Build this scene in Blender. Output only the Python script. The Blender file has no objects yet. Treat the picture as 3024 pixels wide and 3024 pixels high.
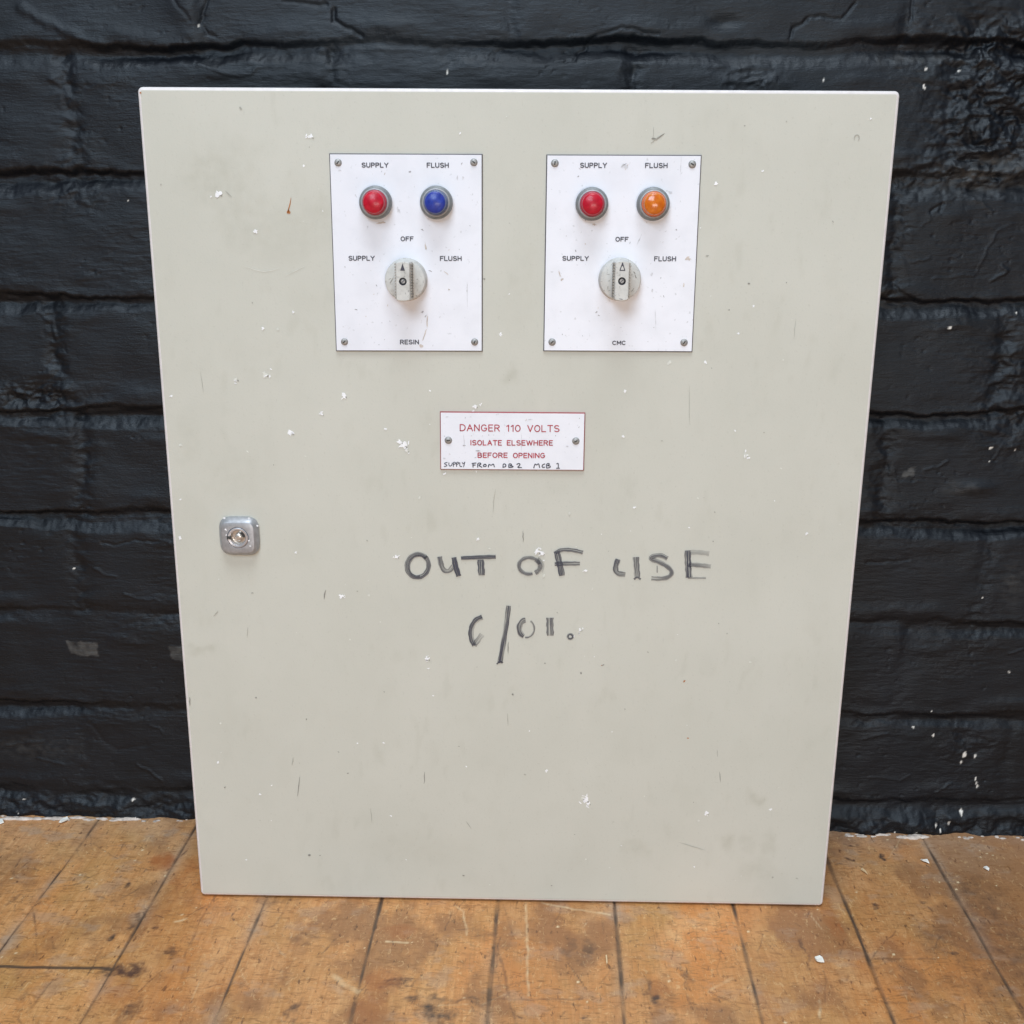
import bpy, math, random
import numpy as np
from mathutils import Matrix, Vector

random.seed(7)
SC = bpy.context.scene
COL = SC.collection
R = math.radians

# ------------------------------------------------------------------ camera
FOC, CAMLOC = 3230.79, np.array([0.01426, -0.92038, 0.64422])
PITCH, YAW, ROLL = 0.26952, -0.01683, -0.0073
WALL_D, WALL_YAW = 0.13753, -0.00778            # wall plane: y = WALL_D + WALL_YAW * x
DOOR_W, DOOR_H = 0.600, 0.7359


def cam_axes(p, y, r):
    f = np.array([math.sin(y) * math.cos(p), math.cos(y) * math.cos(p), -math.sin(p)])
    rt = np.array([math.cos(y), -math.sin(y), 0.0])
    dn = np.cross(f, rt)
    return np.array([math.cos(r) * rt + math.sin(r) * dn, -math.sin(r) * rt + math.cos(r) * dn, f])


AX = cam_axes(PITCH, YAW, ROLL)
cd = bpy.data.cameras.new('camera')
cam = bpy.data.objects.new('camera', cd)
COL.objects.link(cam)
cd.sensor_width = 36
cd.lens = FOC / 3024 * 36
cd.clip_start, cd.clip_end = 0.02, 60
m = Matrix.Identity(4)
for i in range(3):
    m[i][0], m[i][1], m[i][2], m[i][3] = AX[0][i], -AX[1][i], -AX[2][i], CAMLOC[i]
cam.matrix_world = m
SC.camera = cam

# ------------------------------------------------------------------ light
w = bpy.data.worlds.new('World')
SC.world = w
w.use_nodes = True
bg = w.node_tree.nodes['Background']
# a dim room that is a little lighter and bluer overhead
wt = w.node_tree
tc = wt.nodes.new('ShaderNodeTexCoord')
sp = wt.nodes.new('ShaderNodeSeparateXYZ')
rp = wt.nodes.new('ShaderNodeValToRGB')
wt.links.new(tc.outputs['Generated'], sp.inputs[0])
wt.links.new(sp.outputs[2], rp.inputs[0])
rp.color_ramp.elements[0].position, rp.color_ramp.elements[0].color = 0.0, (0.30, 0.28, 0.26, 1)
rp.color_ramp.elements[1].position, rp.color_ramp.elements[1].color = 0.8, (0.85, 0.93, 1.0, 1)
wt.links.new(rp.outputs[0], bg.inputs[0])
bg.inputs[1].default_value = 0.30


def area(name, loc, target, sx, sy, power, colour):
    ld = bpy.data.lights.new(name, 'AREA')
    ld.shape, ld.size, ld.size_y, ld.energy, ld.color = 'RECTANGLE', sx, sy, power, colour
    o = bpy.data.objects.new(name, ld)
    COL.objects.link(o)
    o.location = loc
    o.rotation_euler = (Vector(target) - Vector(loc)).to_track_quat('-Z', 'Y').to_euler()
    return o


area('window_light', (-0.75, -3.00, 2.35), (0.0, 0.05, 0.40), 1.6, 1.3, 68, (0.70, 0.85, 1.0))
area('overhead_fill', (0.0, -1.60, 4.50), (0.05, -0.40, 0.0), 1.8, 1.4, 120, (0.86, 0.93, 1.0))  # added overhead lamp, unseen, brightens the floor and upward-facing ledges
area('low_front_fill', (0.35, -2.70, 0.32), (0.1, 0.0, 0.0), 1.3, 0.55, 20, (1.0, 0.95, 0.90))  # added low fill lamp, unseen, lifts the lower part of the door

vs = SC.view_settings
SC.display_settings.display_device = 'sRGB'
vs.view_transform, vs.look, vs.exposure, vs.gamma, vs.use_curve_mapping = 'Standard', 'None', 0.0, 1.0, False
SC.cycles.use_denoising = True
SC.cycles.max_bounces = 8


# ------------------------------------------------------------------ measuring
def ray(u, v):
    return np.array([(u - 1512) / FOC, (v - 1512) / FOC, 1.0]) @ AX


def on_door(u, v, y=0.0):
    d = ray(u, v)
    p = CAMLOC + (y - CAMLOC[1]) / d[1] * d
    return float(p[0]), float(p[2])


def on_wall(u, v):
    d = ray(u, v)
    p = CAMLOC + (WALL_D + WALL_YAW * CAMLOC[0] - CAMLOC[1]) / (d[1] - WALL_YAW * d[0]) * d
    return float(p[0]), float(p[2])


def on_floor(u, v):
    d = ray(u, v)
    p = CAMLOC - CAMLOC[2] / d[2] * d
    return float(p[0]), float(p[1])


# ------------------------------------------------------------------ noise
def perlin(x, y, seed=0):
    rng = np.random.RandomState(seed)
    perm = rng.permutation(256)
    ang = rng.rand(256) * 2 * math.pi
    gx, gy = np.cos(ang), np.sin(ang)
    xi, yi = np.floor(x).astype(int), np.floor(y).astype(int)
    xf, yf = x - xi, y - yi

    def h(a, b):
        return perm[(perm[a & 255] + b) & 255]

    def g(a, b, dx, dy):
        k = h(a, b)
        return gx[k] * dx + gy[k] * dy
    uu, vv = xf ** 3 * (xf * (xf * 6 - 15) + 10), yf ** 3 * (yf * (yf * 6 - 15) + 10)
    n0 = g(xi, yi, xf, yf) * (1 - uu) + g(xi + 1, yi, xf - 1, yf) * uu
    n1 = g(xi, yi + 1, xf, yf - 1) * (1 - uu) + g(xi + 1, yi + 1, xf - 1, yf - 1) * uu
    return (n0 * (1 - vv) + n1 * vv) * 1.5


def fbm(x, y, octv=4, seed=0, gain=0.5):
    s, a = 0, 1.0
    for o in range(octv):
        s = s + a * perlin(x * 2 ** o + 17.3 * o, y * 2 ** o + 5.1 * o, seed + o)
        a *= gain
    return s


def ss(a, b, x):
    t = np.clip((x - a) / (b - a), 0, 1)
    return t * t * (3 - 2 * t)


def seg_dist(X, Z, pts):
    """distance to a polyline and the fraction along it"""
    best = np.full(X.shape, 9.0)
    for (x0, z0), (x1, z1) in zip(pts[:-1], pts[1:]):
        dx, dz = x1 - x0, z1 - z0
        t = np.clip(((X - x0) * dx + (Z - z0) * dz) / (dx * dx + dz * dz + 1e-12), 0, 1)
        best = np.minimum(best, np.hypot(X - x0 - t * dx, Z - z0 - t * dz))
    return best


# ------------------------------------------------------------------ materials
class NT:
    def __init__(self, name):
        self.m = bpy.data.materials.new(name)
        self.m.use_nodes = True
        self.t = self.m.node_tree
        self.b = self.t.nodes['Principled BSDF']
        self.out = self.t.nodes['Material Output']

    def n(self, typ, **kw):
        nd = self.t.nodes.new(typ)
        for k, v in kw.items():
            setattr(nd, k, v)
        return nd

    def l(self, a, b):
        self.t.links.new(a, b)

    def coords(self, scale=(1, 1, 1)):
        tc = self.n('ShaderNodeTexCoord')
        mp = self.n('ShaderNodeMapping')
        mp.inputs['Scale'].default_value = scale
        self.l(tc.outputs['Object'], mp.inputs['Vector'])
        return mp.outputs[0]

    def noise(self, scale, detail=4, rough=0.55, stretch=(1, 1, 1), dist=0.0):
        nd = self.n('ShaderNodeTexNoise')
        nd.inputs['Scale'].default_value = scale
        nd.inputs['Detail'].default_value = detail
        nd.inputs['Roughness'].default_value = rough
        nd.inputs['Distortion'].default_value = dist
        self.l(self.coords(stretch), nd.inputs['Vector'])
        return nd.outputs['Fac']

    def ramp(self, fac, a, b, va=0.0, vb=1.0):
        nd = self.n('ShaderNodeMapRange')
        nd.inputs['From Min'].default_value, nd.inputs['From Max'].default_value = a, b
        nd.inputs['To Min'].default_value, nd.inputs['To Max'].default_value = va, vb
        self.l(fac, nd.inputs['Value'])
        return nd.outputs[0]

    def mix(self, fac, a, b):
        nd = self.n('ShaderNodeMix', data_type='RGBA')
        for sock, v in ((nd.inputs['Factor'], fac), (nd.inputs['A'], a), (nd.inputs['B'], b)):
            if isinstance(v, (int, float)):
                sock.default_value = v
            elif isinstance(v, tuple):
                sock.default_value = (*v, 1) if len(v) == 3 else v
            else:
                self.l(v, sock)
        # colour sockets are the later A/B pair
        for nm, v in (('A_Color', a), ('B_Color', b)):
            s = [i for i in nd.inputs if i.identifier == nm][0]
            if isinstance(v, tuple):
                s.default_value = (*v, 1)
            else:
                self.l(v, s)
        s = [i for i in nd.inputs if i.identifier == 'Factor_Float'][0]
        if isinstance(fac, (int, float)):
            s.default_value = fac
        else:
            self.l(fac, s)
        return [o for o in nd.outputs if o.identifier == 'Result_Color'][0]

    def math(self, op, a, b=0.0):
        nd = self.n('ShaderNodeMath', operation=op)
        for i, v in enumerate((a, b)):
            if isinstance(v, (int, float)):
                nd.inputs[i].default_value = v
            else:
                self.l(v, nd.inputs[i])
        return nd.outputs[0]

    def attr(self, name):
        nd = self.n('ShaderNodeAttribute', attribute_name=name)
        return nd.outputs['Fac']

    def base(self, v):
        if isinstance(v, tuple):
            self.b.inputs['Base Color'].default_value = (*v, 1)
        else:
            self.l(v, self.b.inputs['Base Color'])
        return self

    def set(self, **kw):
        for k, v in kw.items():
            s = self.b.inputs[k.replace('_', ' ')]
            if isinstance(v, (int, float)):
                s.default_value = v
            else:
                self.l(v, s)
        return self

    def bump(self, height, dist=0.001, strength=0.5):
        nd = self.n('ShaderNodeBump')
        nd.inputs['Strength'].default_value = strength
        nd.inputs['Distance'].default_value = dist
        self.l(height, nd.inputs['Height'])
        self.l(nd.outputs[0], self.b.inputs['Normal'])
        return self


def clean_mix(nt, fac, a, b):
    nd = nt.n('ShaderNodeMix', data_type='RGBA')
    ins = {i.identifier: i for i in nd.inputs}
    for key, v in (('Factor_Float', fac), ('A_Color', a), ('B_Color', b)):
        if isinstance(v, (int, float)):
            ins[key].default_value = v
        elif isinstance(v, tuple):
            ins[key].default_value = (*v, 1)
        else:
            nt.l(v, ins[key])
    return {o.identifier: o for o in nd.outputs}['Result_Color']


NT.mix = clean_mix


def simple(name, col, rough=0.5, metal=0.0, var=0.12, scale=300, **kw):
    t = NT(name)
    dark = tuple(c * (1 - var) for c in col)
    lite = tuple(min(1, c * (1 + var)) for c in col)
    t.base(t.mix(t.ramp(t.noise(scale, 4), 0.3, 0.7), dark, lite))
    t.set(Roughness=rough, Metallic=metal, **kw)
    return t.m


# --- enclosure paint
t = NT('pebble_grey_paint')
c = t.mix(t.ramp(t.noise(9, 4), 0.35, 0.7), (0.548, 0.542, 0.476), (0.580, 0.572, 0.506))
c = t.mix(t.math('MULTIPLY', t.attr('grime'), 0.50), c, (0.37, 0.36, 0.285))
c = t.mix(t.ramp(t.noise(420, 3), 0.60, 0.74, 0, 0.22), c, (0.34, 0.33, 0.27))
c = t.mix(t.ramp(t.noise(700, 2, stretch=(1, 1, .18)), 0.66, 0.78, 0, 0.25), c, (0.38, 0.37, 0.31))
t.base(c).set(Roughness=t.ramp(t.noise(30, 3), 0.3, 0.7, 0.50, 0.62), Specular_IOR_Level=0.35)
t.bump(t.noise(650, 2), 0.0003, 0.25)
PAINT = t.m
CHIP = simple('bare_white_primer', (0.86, 0.86, 0.87), 0.5)
CHIPDULL = simple('dull_primer', (0.66, 0.66, 0.60), 0.6)
SCUFF = simple('dark_scuff', (0.25, 0.24, 0.21), 0.7)
PALESCUFF = simple('pale_scuff', (0.37, 0.36, 0.31), 0.6)
EDGE = simple('pale_pinkish_edge', (0.72, 0.675, 0.665), 0.4, var=.08, scale=120)  # pale pinkish colour for the bevel all round the door
RUST = simple('rust', (0.42, 0.16, 0.05), 0.8, var=.3)
DARKGAP = simple('body_grey_paint', (0.47, 0.465, 0.41), 0.5)

# --- plates
t = NT('white_laminate')
c = t.mix(t.ramp(t.noise(38, 5), 0.45, 0.75), (0.775, 0.785, 0.84), (0.715, 0.725, 0.775))
c = t.mix(t.ramp(t.noise(330, 3), 0.665, 0.76, 0, 0.55), c, (0.42, 0.42, 0.43))
t.base(c).set(Roughness=0.38).bump(t.noise(500, 2), 0.0002, 0.2)
LAMW = t.m
LAMK = simple('black_laminate_core', (0.07, 0.065, 0.085), 0.45)
LAMR = simple('red_laminate_core', (0.33, 0.06, 0.07), 0.45)
INKK = simple('engraved_black', (0.075, 0.075, 0.095), 0.6, var=.3)
INKR = simple('engraved_red', (0.42, 0.035, 0.055), 0.6, var=.25)
PEN = simple('black_pen', (0.035, 0.04, 0.065), 0.5, var=.4)
PLATEDIRT = simple('plate_dirt', (0.36, 0.35, 0.36), 0.7, var=.3)
PLATESTAIN = simple('plate_brown_mark', (0.56, 0.49, 0.44), 0.6, var=.2)

# --- metal and plastic
SCREW = simple('dull_zinc', (0.36, 0.355, 0.345), 0.55, 0.6, .25, 900)
SLOT = simple('dark_slot', (0.05, 0.048, 0.045), 0.8)  # near-black, for the raised strips drawn as screw and lock slots
BEZEL = simple('grey_plastic_ring', (0.20, 0.215, 0.22), 0.45, 0.1, .15, 500)
BEZELIN = simple('pale_grey_ring', (0.40, 0.40, 0.42), 0.42, 0.1, .1, 500)
LOCKM = simple('worn_chrome_casting', (0.37, 0.38, 0.40), 0.40, 0.45, .14, 260)
LOCKIN = simple('bright_chrome_ring', (0.60, 0.61, 0.65), 0.22, 0.6, .08)
BRASS = simple('brassy_lock_core', (0.58, 0.54, 0.50), 0.25, 0.6, .3, 300)
t = NT('light_grey_knob_plastic')
c = t.mix(t.ramp(t.noise(160, 5), 0.4, 0.7), (0.60, 0.595, 0.565), (0.53, 0.525, 0.50))
c = t.mix(t.ramp(t.noise(95, 5, .65), 0.52, 0.70, 0, .45), c, (0.36, 0.345, 0.31))
c = t.mix(t.ramp(t.noise(420, 3), 0.60, 0.72, 0, .7), c, (0.20, 0.19, 0.17))
t.base(c).set(Roughness=0.5)
KNOB = t.m
RIB = simple('grimy_knob_ribs', (0.33, 0.30, 0.26), 0.6, var=.25)
KARROW = simple('arrow_black', (0.04, 0.04, 0.06), 0.5)


def lens_mat(name, deep, lite, rough=.32, coat=.12):
    t = NT(name)
    c = t.mix(t.ramp(t.noise(260, 3), 0.35, 0.7), deep, lite)
    t.base(c).set(Roughness=rough, Coat_Weight=coat, Coat_Roughness=0.08, Specular_IOR_Level=0.3, Subsurface_Weight=0.25)
    t.b.inputs['Subsurface Radius'].default_value = (0.004, 0.001, 0.001)
    t.b.inputs['Subsurface Scale'].default_value = 1.0
    return t.m


LENS = {'red': (lens_mat('red_lens', (0.42, 0.006, 0.022), (0.56, 0.015, 0.040)), lens_mat('red_lens_flange', (0.40, .04, .07), (0.48, .08, .11))),
        'blue': (lens_mat('blue_lens', (0.018, 0.035, 0.26), (0.035, 0.065, 0.38)), lens_mat('blue_lens_flange', (.10, .14, .26), (.16, .2, .32))),
        'amber': (lens_mat('amber_lens', (0.55, 0.12, 0.008), (0.68, 0.20, 0.015), .22, .6), lens_mat('amber_lens_flange', (.66, .17, .07), (.72, .24, .10)))}

# --- marker ink: dry streaks with the door showing between them
t = NT('dry_marker_ink')
cmb = t.n('ShaderNodeCombineXYZ')
t.l(t.math('MULTIPLY', t.attr('along'), 30.0), cmb.inputs[0])
t.l(t.math('MULTIPLY', t.attr('across'), 3.4), cmb.inputs[1])
t.l(t.attr('pick'), cmb.inputs[2])
nz = t.n('ShaderNodeTexNoise')
nz.inputs['Scale'].default_value = 1.0
nz.inputs['Detail'].default_value = 3
t.l(cmb.outputs[0], nz.inputs['Vector'])
streak = t.ramp(nz.outputs['Fac'], 0.33, 0.56, 0.08, 1.0)
alpha = t.math('MULTIPLY', streak, t.attr('ink'))
t.base((0.048, 0.053, 0.078)).set(Roughness=0.5, Alpha=alpha)
MARKER = t.m

# --- wall paint
t = NT('black_masonry_paint')
c = t.mix(t.ramp(t.noise(14, 5), 0.35, 0.7), (0.0028, 0.0038, 0.0064), (0.0050, 0.0065, 0.0104))
c = t.mix(t.attr('scuff'), c, (0.10, 0.097, 0.092))
c = t.mix(t.attr('fleck'), c, (0.80, 0.76, 0.70))
t.base(c).set(Roughness=t.ramp(t.noise(25, 4), 0.3, 0.7, 0.43, 0.56), Specular_IOR_Level=0.40)
t.b.inputs['Specular Tint'].default_value = (0.88, 0.95, 1.0, 1)
b1 = t.noise(420, 4, 0.6, stretch=(0.14, 1, 1.0))
b2 = t.noise(800, 3, .7, stretch=(.5, 1, 1))
t.bump(t.math('ADD', b1, t.math('MULTIPLY', b2, .6)), 0.0010, 0.55)
WALLM = t.m
PLASTER = simple('crumbly_white_plaster', (0.56, 0.48, 0.42), 0.85, var=.35, scale=160)

# --- floor
t = NT('worn_hardwood')
grain = t.noise(60, 6, 0.66, stretch=(3.4, 0.30, 1), dist=.6)
cross = t.noise(60, 6, 0.68, stretch=(.6, 1.3, 1), dist=2.0)
c = t.mix(t.ramp(grain, 0.28, 0.72), (0.55, 0.240, 0.076), (0.80, 0.430, 0.180))
c = t.mix(t.ramp(cross, .45, .68, 0, .6), c, (0.45, 0.20, 0.070))
c = t.mix(t.ramp(t.noise(11, 5, .6), .46, .66, 0, .55), c, (0.439, 0.254, 0.081))
c = t.mix(t.ramp(t.noise(5.5, 4, .6, stretch=(1.5, .8, 1)), .50, .68, 0, .7), c, (0.671, 0.242, 0.058))
c = t.mix(t.ramp(t.noise(15, 5, .6, stretch=(1.2, .8, 1)), .54, .70, 0, .6), c, (0.820, 0.496, 0.235))
fine = t.noise(210, 4, .7, stretch=(2.4, .22, 1), dist=.3)
c = t.mix(t.ramp(fine, .52, .68, 0, .45), c, (0.36, 0.175, 0.062))
c = t.mix(t.attr('tone'), c, (0.29, 0.142, 0.066))
c = t.mix(t.attr('grey'), c, (0.43, 0.315, 0.225))
wr = t.noise(170, 5, .68, stretch=(.45, 1.5, 1), dist=1.4)
c = t.mix(t.ramp(wr, .51, .66, 0, .7), c, (0.250, 0.118, 0.045))
wl = t.noise(130, 4, .6, stretch=(1.3, .7, 1), dist=2.2)
c = t.mix(t.ramp(wl, .58, .72, 0, .5), c, (0.820, 0.555, 0.280))
c = t.mix(t.ramp(t.noise(200, 4, .6, stretch=(1.1, .4, 1)), .61, .70, 0, .75), c, (0.10, 0.05, 0.028))
c = t.mix(t.attr('stain'), c, (0.060, 0.045, 0.038))
c = t.mix(t.attr('red'), c, (0.366, 0.112, 0.031))
c = t.mix(t.attr('pale'), c, (0.820, 0.649, 0.403))
c = t.mix(t.attr('seam'), c, (0.085, 0.055, 0.038))
t.base(c).set(Roughness=t.ramp(t.noise(40, 4), .3, .7, .33, .52))
t.bump(t.math('ADD', wr, t.math('MULTIPLY', grain, .8)), 0.0007, 0.35)
FLOORM = t.m
FLAKEM = simple('white_paint_flake', (0.84, 0.82, 0.76), 0.6)
STRAWM = simple('pale_wood_splinter', (0.72, 0.55, 0.33), 0.6)


# ------------------------------------------------------------------ mesh helpers
class MB:
    def __init__(self):
        self.v, self.f, self.mi = [], [], []

    def poly(self, pts, mat=0):
        k = len(self.v)
        self.v += [tuple(p) for p in pts]
        self.f.append(list(range(k, k + len(pts))))
        self.mi.append(mat)

    def grid_rings(self, rings, mats=0, cap_start=False, cap_end=False, closed=True):
        """loft a list of equally long closed rings"""
        k, n = len(self.v), len(rings[0])
        for r_ in rings:
            self.v += [tuple(p) for p in r_]
        for i in range(len(rings) - 1):
            mm = mats[i] if isinstance(mats, (list, tuple)) else mats
            for j in range(n if closed else n - 1):
                a, b = k + i * n + j, k + i * n + (j + 1) % n
                self.f.append([a, b, b + n, a + n])
                self.mi.append(mm)
        m0 = mats[0] if isinstance(mats, (list, tuple)) else mats
        m1 = mats[-1] if isinstance(mats, (list, tuple)) else mats
        if cap_start:
            self.f.append([k + j for j in range(n)][::-1]); self.mi.append(m0)
        if cap_end:
            e = k + (len(rings) - 1) * n
            self.f.append([e + j for j in range(n)]); self.mi.append(m1)

    def box(self, x0, x1, y0, y1, z0, z1, mat=0):
        k = len(self.v)
        self.v += [(x, y, z) for x in (x0, x1) for y in (y0, y1) for z in (z0, z1)]
        for q in ((0, 1, 3, 2), (4, 6, 7, 5), (0, 4, 5, 1), (2, 3, 7, 6), (0, 2, 6, 4), (1, 5, 7, 3)):
            self.f.append([k + i for i in q]); self.mi.append(mat)

    def build(self, name, mats, parent=None, smooth=None, fix=True, attrs=None, label=None):
        me = bpy.data.meshes.new(name)
        me.from_pydata(self.v, [], self.f)
        for mm in (mats if isinstance(mats, (list, tuple)) else [mats]):
            me.materials.append(mm)
        me.polygons.foreach_set('material_index', self.mi)
        if attrs:
            for k, vals in attrs.items():
                a = me.attributes.new(k, 'FLOAT', 'POINT')
                a.data.foreach_set('value', np.asarray(vals, np.float32))
        if fix:
            import bmesh
            bm = bmesh.new(); bm.from_mesh(me)
            bmesh.ops.recalc_face_normals(bm, faces=bm.faces)
            bm.to_mesh(me); bm.free()
        if smooth is not None:
            me.polygons.foreach_set('use_smooth', [True] * len(me.polygons))
            me.set_sharp_from_angle(angle=R(smooth))
        o = bpy.data.objects.new(name, me)
        COL.objects.link(o)
        if parent is not None:
            o.parent = parent
        if label:
            o['label'] = label
        return o


def sheet(name, X, Y, Z, mat, attrs=None, flip=False):
    """one smooth mesh from a grid of points"""
    r_, c_ = X.shape
    me = bpy.data.meshes.new(name)
    co = np.stack([X, Y, Z], -1).reshape(-1, 3).astype(np.float32)
    idx = np.arange(r_ * c_).reshape(r_, c_)
    q = np.stack([idx[:-1, :-1], idx[:-1, 1:], idx[1:, 1:], idx[1:, :-1]], -1).reshape(-1, 4)
    if flip:
        q = q[:, ::-1]
    me.vertices.add(len(co)); me.vertices.foreach_set('co', co.ravel())
    me.loops.add(q.size); me.loops.foreach_set('vertex_index', q.ravel().astype(np.int32))
    me.polygons.add(len(q)); me.polygons.foreach_set('loop_start', np.arange(0, q.size, 4, dtype=np.int32))
    me.polygons.foreach_set('use_smooth', np.ones(len(q), bool))
    me.update(calc_edges=True)
    me.validate()
    for k, vals in (attrs or {}).items():
        a = me.attributes.new(k, 'FLOAT', 'POINT')
        a.data.foreach_set('value', np.asarray(vals, np.float32).ravel())
    me.materials.append(mat)
    o = bpy.data.objects.new(name, me)
    COL.objects.link(o)
    return o


def tag(o, label=None, cat=None, group=None, kind=None):
    for k, v in (('label', label), ('category', cat), ('group', group), ('kind', kind)):
        if v:
            o[k] = v
    return o


def axis(a, b, step, far0, far1):
    """grid line positions: fine between a and b, growing outside"""
    mid = np.arange(a, b + step / 2, step)
    def grow(s, e):
        out, d, p = [], step, s
        while abs(p - s) < abs(e - s):
            d *= 1.18
            p = p + d * (1 if e > s else -1)
            out.append(p)
        return out
    return np.array(grow(a, far0)[::-1] + list(mid) + grow(mid[-1], far1))


# ------------------------------------------------------------------ brick wall
xs = axis(-0.60, 0.59, 0.00125, -1.8, 1.8)
zs = axis(-0.02, 0.86, 0.00125, -0.03, 1.9)
X, Z = np.meshgrid(xs, zs)
LJ = [(-0.435, 0.7801), (-0.4471, 0.6685), (-0.4591, 0.5582), (-0.4713, 0.4458), (-0.4828, 0.3408), (-0.4942, 0.2358), (-0.5055, 0.1316), (-0.5168, 0.0285)]
RJ = [(0.3516, 0.786), (0.3634, 0.6724), (0.375, 0.5604), (0.3863, 0.452), (0.3976, 0.3437), (0.4086, 0.2383), (0.4192, 0.1363), (0.4297, 0.0353)]
for k in range(1, 11):
    LJ.insert(0, (-0.43, 0.7801 + .109 * k)); RJ.insert(0, (0.35, 0.786 + .109 * k))
DEEP = [1.0] * 10 + [1.25, 1.15, 1.0, 0.9, 1.1, 0.6, 0.75, 0.55]
H = np.zeros_like(X)
rough_m = np.zeros_like(X)


def band(lo, hi):
    i0, i1 = np.searchsorted(zs, (lo, hi))
    return slice(max(0, i0 - 1), min(len(zs), i1 + 1))


jx = []
for k, ((x0, z0), (x1, z1)) in enumerate(zip(LJ, RJ)):
    line_ = z0 + (z1 - z0) * (xs - x0) / (x1 - x0)
    line_ = line_ + 0.0040 * perlin(xs * 6, xs * 0 + k * 3.7 + .3, 40 + k) + 0.0015 * perlin(xs * 21, xs * 0 + k * 2.1 + .3, 60 + k)
    jx.append(line_)
    sl = band(line_.min() - .045, line_.max() + .045)
    x_, z_ = X[sl], Z[sl]
    d = z_ - line_[None, :] - 0.0022 * fbm(x_ * 34, z_ * 30 + k, 5, 90 + k, .6)
    wv = (0.0086 * (1 + 0.5 * perlin(xs * 6.5, xs * 0 + k * 1.9 + .4, 140 + k)))[None, :]
    dep = 0.0067 * DEEP[k] * (0.85 + 0.95 * perlin(xs * 5.2, xs * 0 + 7.7 * k + .2, 190 + k))[None, :] + .0012 * perlin(x_ * 22, z_ * 10 + k, 240)
    dep = np.clip(dep, 0.0012, 0.0115)
    prof = (1 - ss(0.15 * wv, 0.95 * wv, d)) * ss(-1.75 * wv, -0.30 * wv, d)
    H[sl] -= dep * prof
    H[sl] += 0.0012 * np.exp(-((d + 2.7 * wv) / 0.005) ** 2) * (0.4 + 1.3 * perlin(x_ * 18, z_ * 9, 300 + k))
    H[sl] += 0.0020 * np.exp(-((d - 1.7 * wv) / 0.007) ** 2) * (0.2 + 1.5 * perlin(x_ * 13, z_ * 9, 330 + k))
    rough_m[sl] += (0.55 + .6 * perlin(xs * 9, xs * 0 + k + .5, 350 + k))[None, :] * np.exp(-(d / 0.013) ** 2)
# upright joints, row by row (row k lies between joint k-1 and joint k)
UPR = {10: [-0.2875, -0.005, 0.3463], 11: [-0.4167, -0.17, 0.10, 0.392], 12: [-0.56, -0.28, 0.03, 0.350],
       13: [-0.4517, -0.2, 0.12, 0.462], 14: [-0.437, -0.2, 0.1, 0.36], 15: [-0.4508, -0.2, 0.1, 0.47],
       16: [-0.30, 0.0, 0.40], 17: [-0.46, 0.2, 0.52]}
UPD = {16: .25, 17: .3, 15: .55, 14: .8, 10: .35}
for k in range(len(LJ)):
    top_ = jx[k - 1] if k else jx[0] + .11
    bot_ = jx[k]
    sl = band(bot_.min() - .01, top_.max() + .01)
    x_, z_ = X[sl], Z[sl]
    top, bot = top_[None, :], bot_[None, :]
    row = ss(-0.003, 0.004, top - z_) * ss(-0.003, 0.004, z_ - bot)
    rs = np.random.RandomState(500 + k)
    xl = UPR.get(k, [(-.5 + .24 * j + (k % 2) * .12) for j in range(5)])
    amp = UPD.get(k, 1.0)
    lump = fbm(x_ * 32 + .5 * perlin(x_ * 40, z_ * 40, 655), z_ * 48, 3, 640 + k, .5)
    for j, xj in enumerate(list(xl) + [-.9 + .1 * (k % 2), 0.85 + .1 * (k % 2), -1.2, 1.2]):
        d = x_ - (xj + 0.005 * perlin(zs[sl] * 14, zs[sl] * 0 + j + .5, 600 + k))[:, None] - .003 * fbm(x_ * 40, z_ * 60, 4, 660 + k, .6)
        H[sl] -= amp * row * 0.0020 * np.exp(-(d / 0.0075) ** 2) * (1 + 1.1 * lump)
        rough_m[sl] += amp * row * 1.1 * np.exp(-(d / 0.015) ** 2)
    # every brick sits a little differently
    edges = [-9] + sorted(xl) + [9]
    for a, b in zip(edges[:-1], edges[1:]):
        inside = row * ss(-.006, .006, x_ - a) * ss(-.006, .006, b - x_)
        H[sl] += inside * (rs.uniform(-.0012, .0012) + (z_ - (top + bot) / 2) * rs.uniform(-.03, .02))
# spalled bricks, top right, and some lumpy spots
spall = np.zeros_like(X)
for (u, v, sx, sz, wgt) in ((2960, 330, .055, .04, 1.0), (2930, 470, .05, .022, .8), (3000, 150, .06, .03, .6), (2900, 130, .05, .02, .45),
                            (2990, 1180, .03, .05, .6), (2830, 520, .045, .012, .6), (150, 1170, .035, .014, .6), (60, 1180, .03, .015, .6),
                            (2200, 240, .03, .014, .5), (2860, 2200, .03, .02, .4), (200, 560, .03, .02, .45)):
    cx, cz = on_wall(u, v)
    spall += wgt * np.exp(-((X - cx) / sx) ** 2 - ((Z - cz) / sz) ** 2)
spall = np.clip(spall, 0, 1.1)
wx = X + .005 * fbm(X * 30, Z * 30, 3, 695)
wz = Z + .004 * fbm(X * 30 + 31, Z * 30, 3, 698)
H += spall * 0.0070 * (fbm(wx * 24, wz * 44, 5, 700, .58) - .2)
H += spall * 0.0018 * np.abs(fbm(wx * 70, wz * 120, 3, 708, .6))
H += rough_m * 0.0013 * fbm(wx * 42, wz * 90, 4, 720, .52)
H += 0.0015 * fbm(X * 9, Z * 13, 3, 740)
calm = .35 + .9 * ss(-.3, .7, fbm(X * 8, Z * 11, 3, 755))
H += calm * 0.00026 * fbm(X * 30, Z * 140, 5, 760, .62)
H += calm * 0.00020 * fbm(X * 75, Z * 380, 3, 780, .65)
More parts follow.
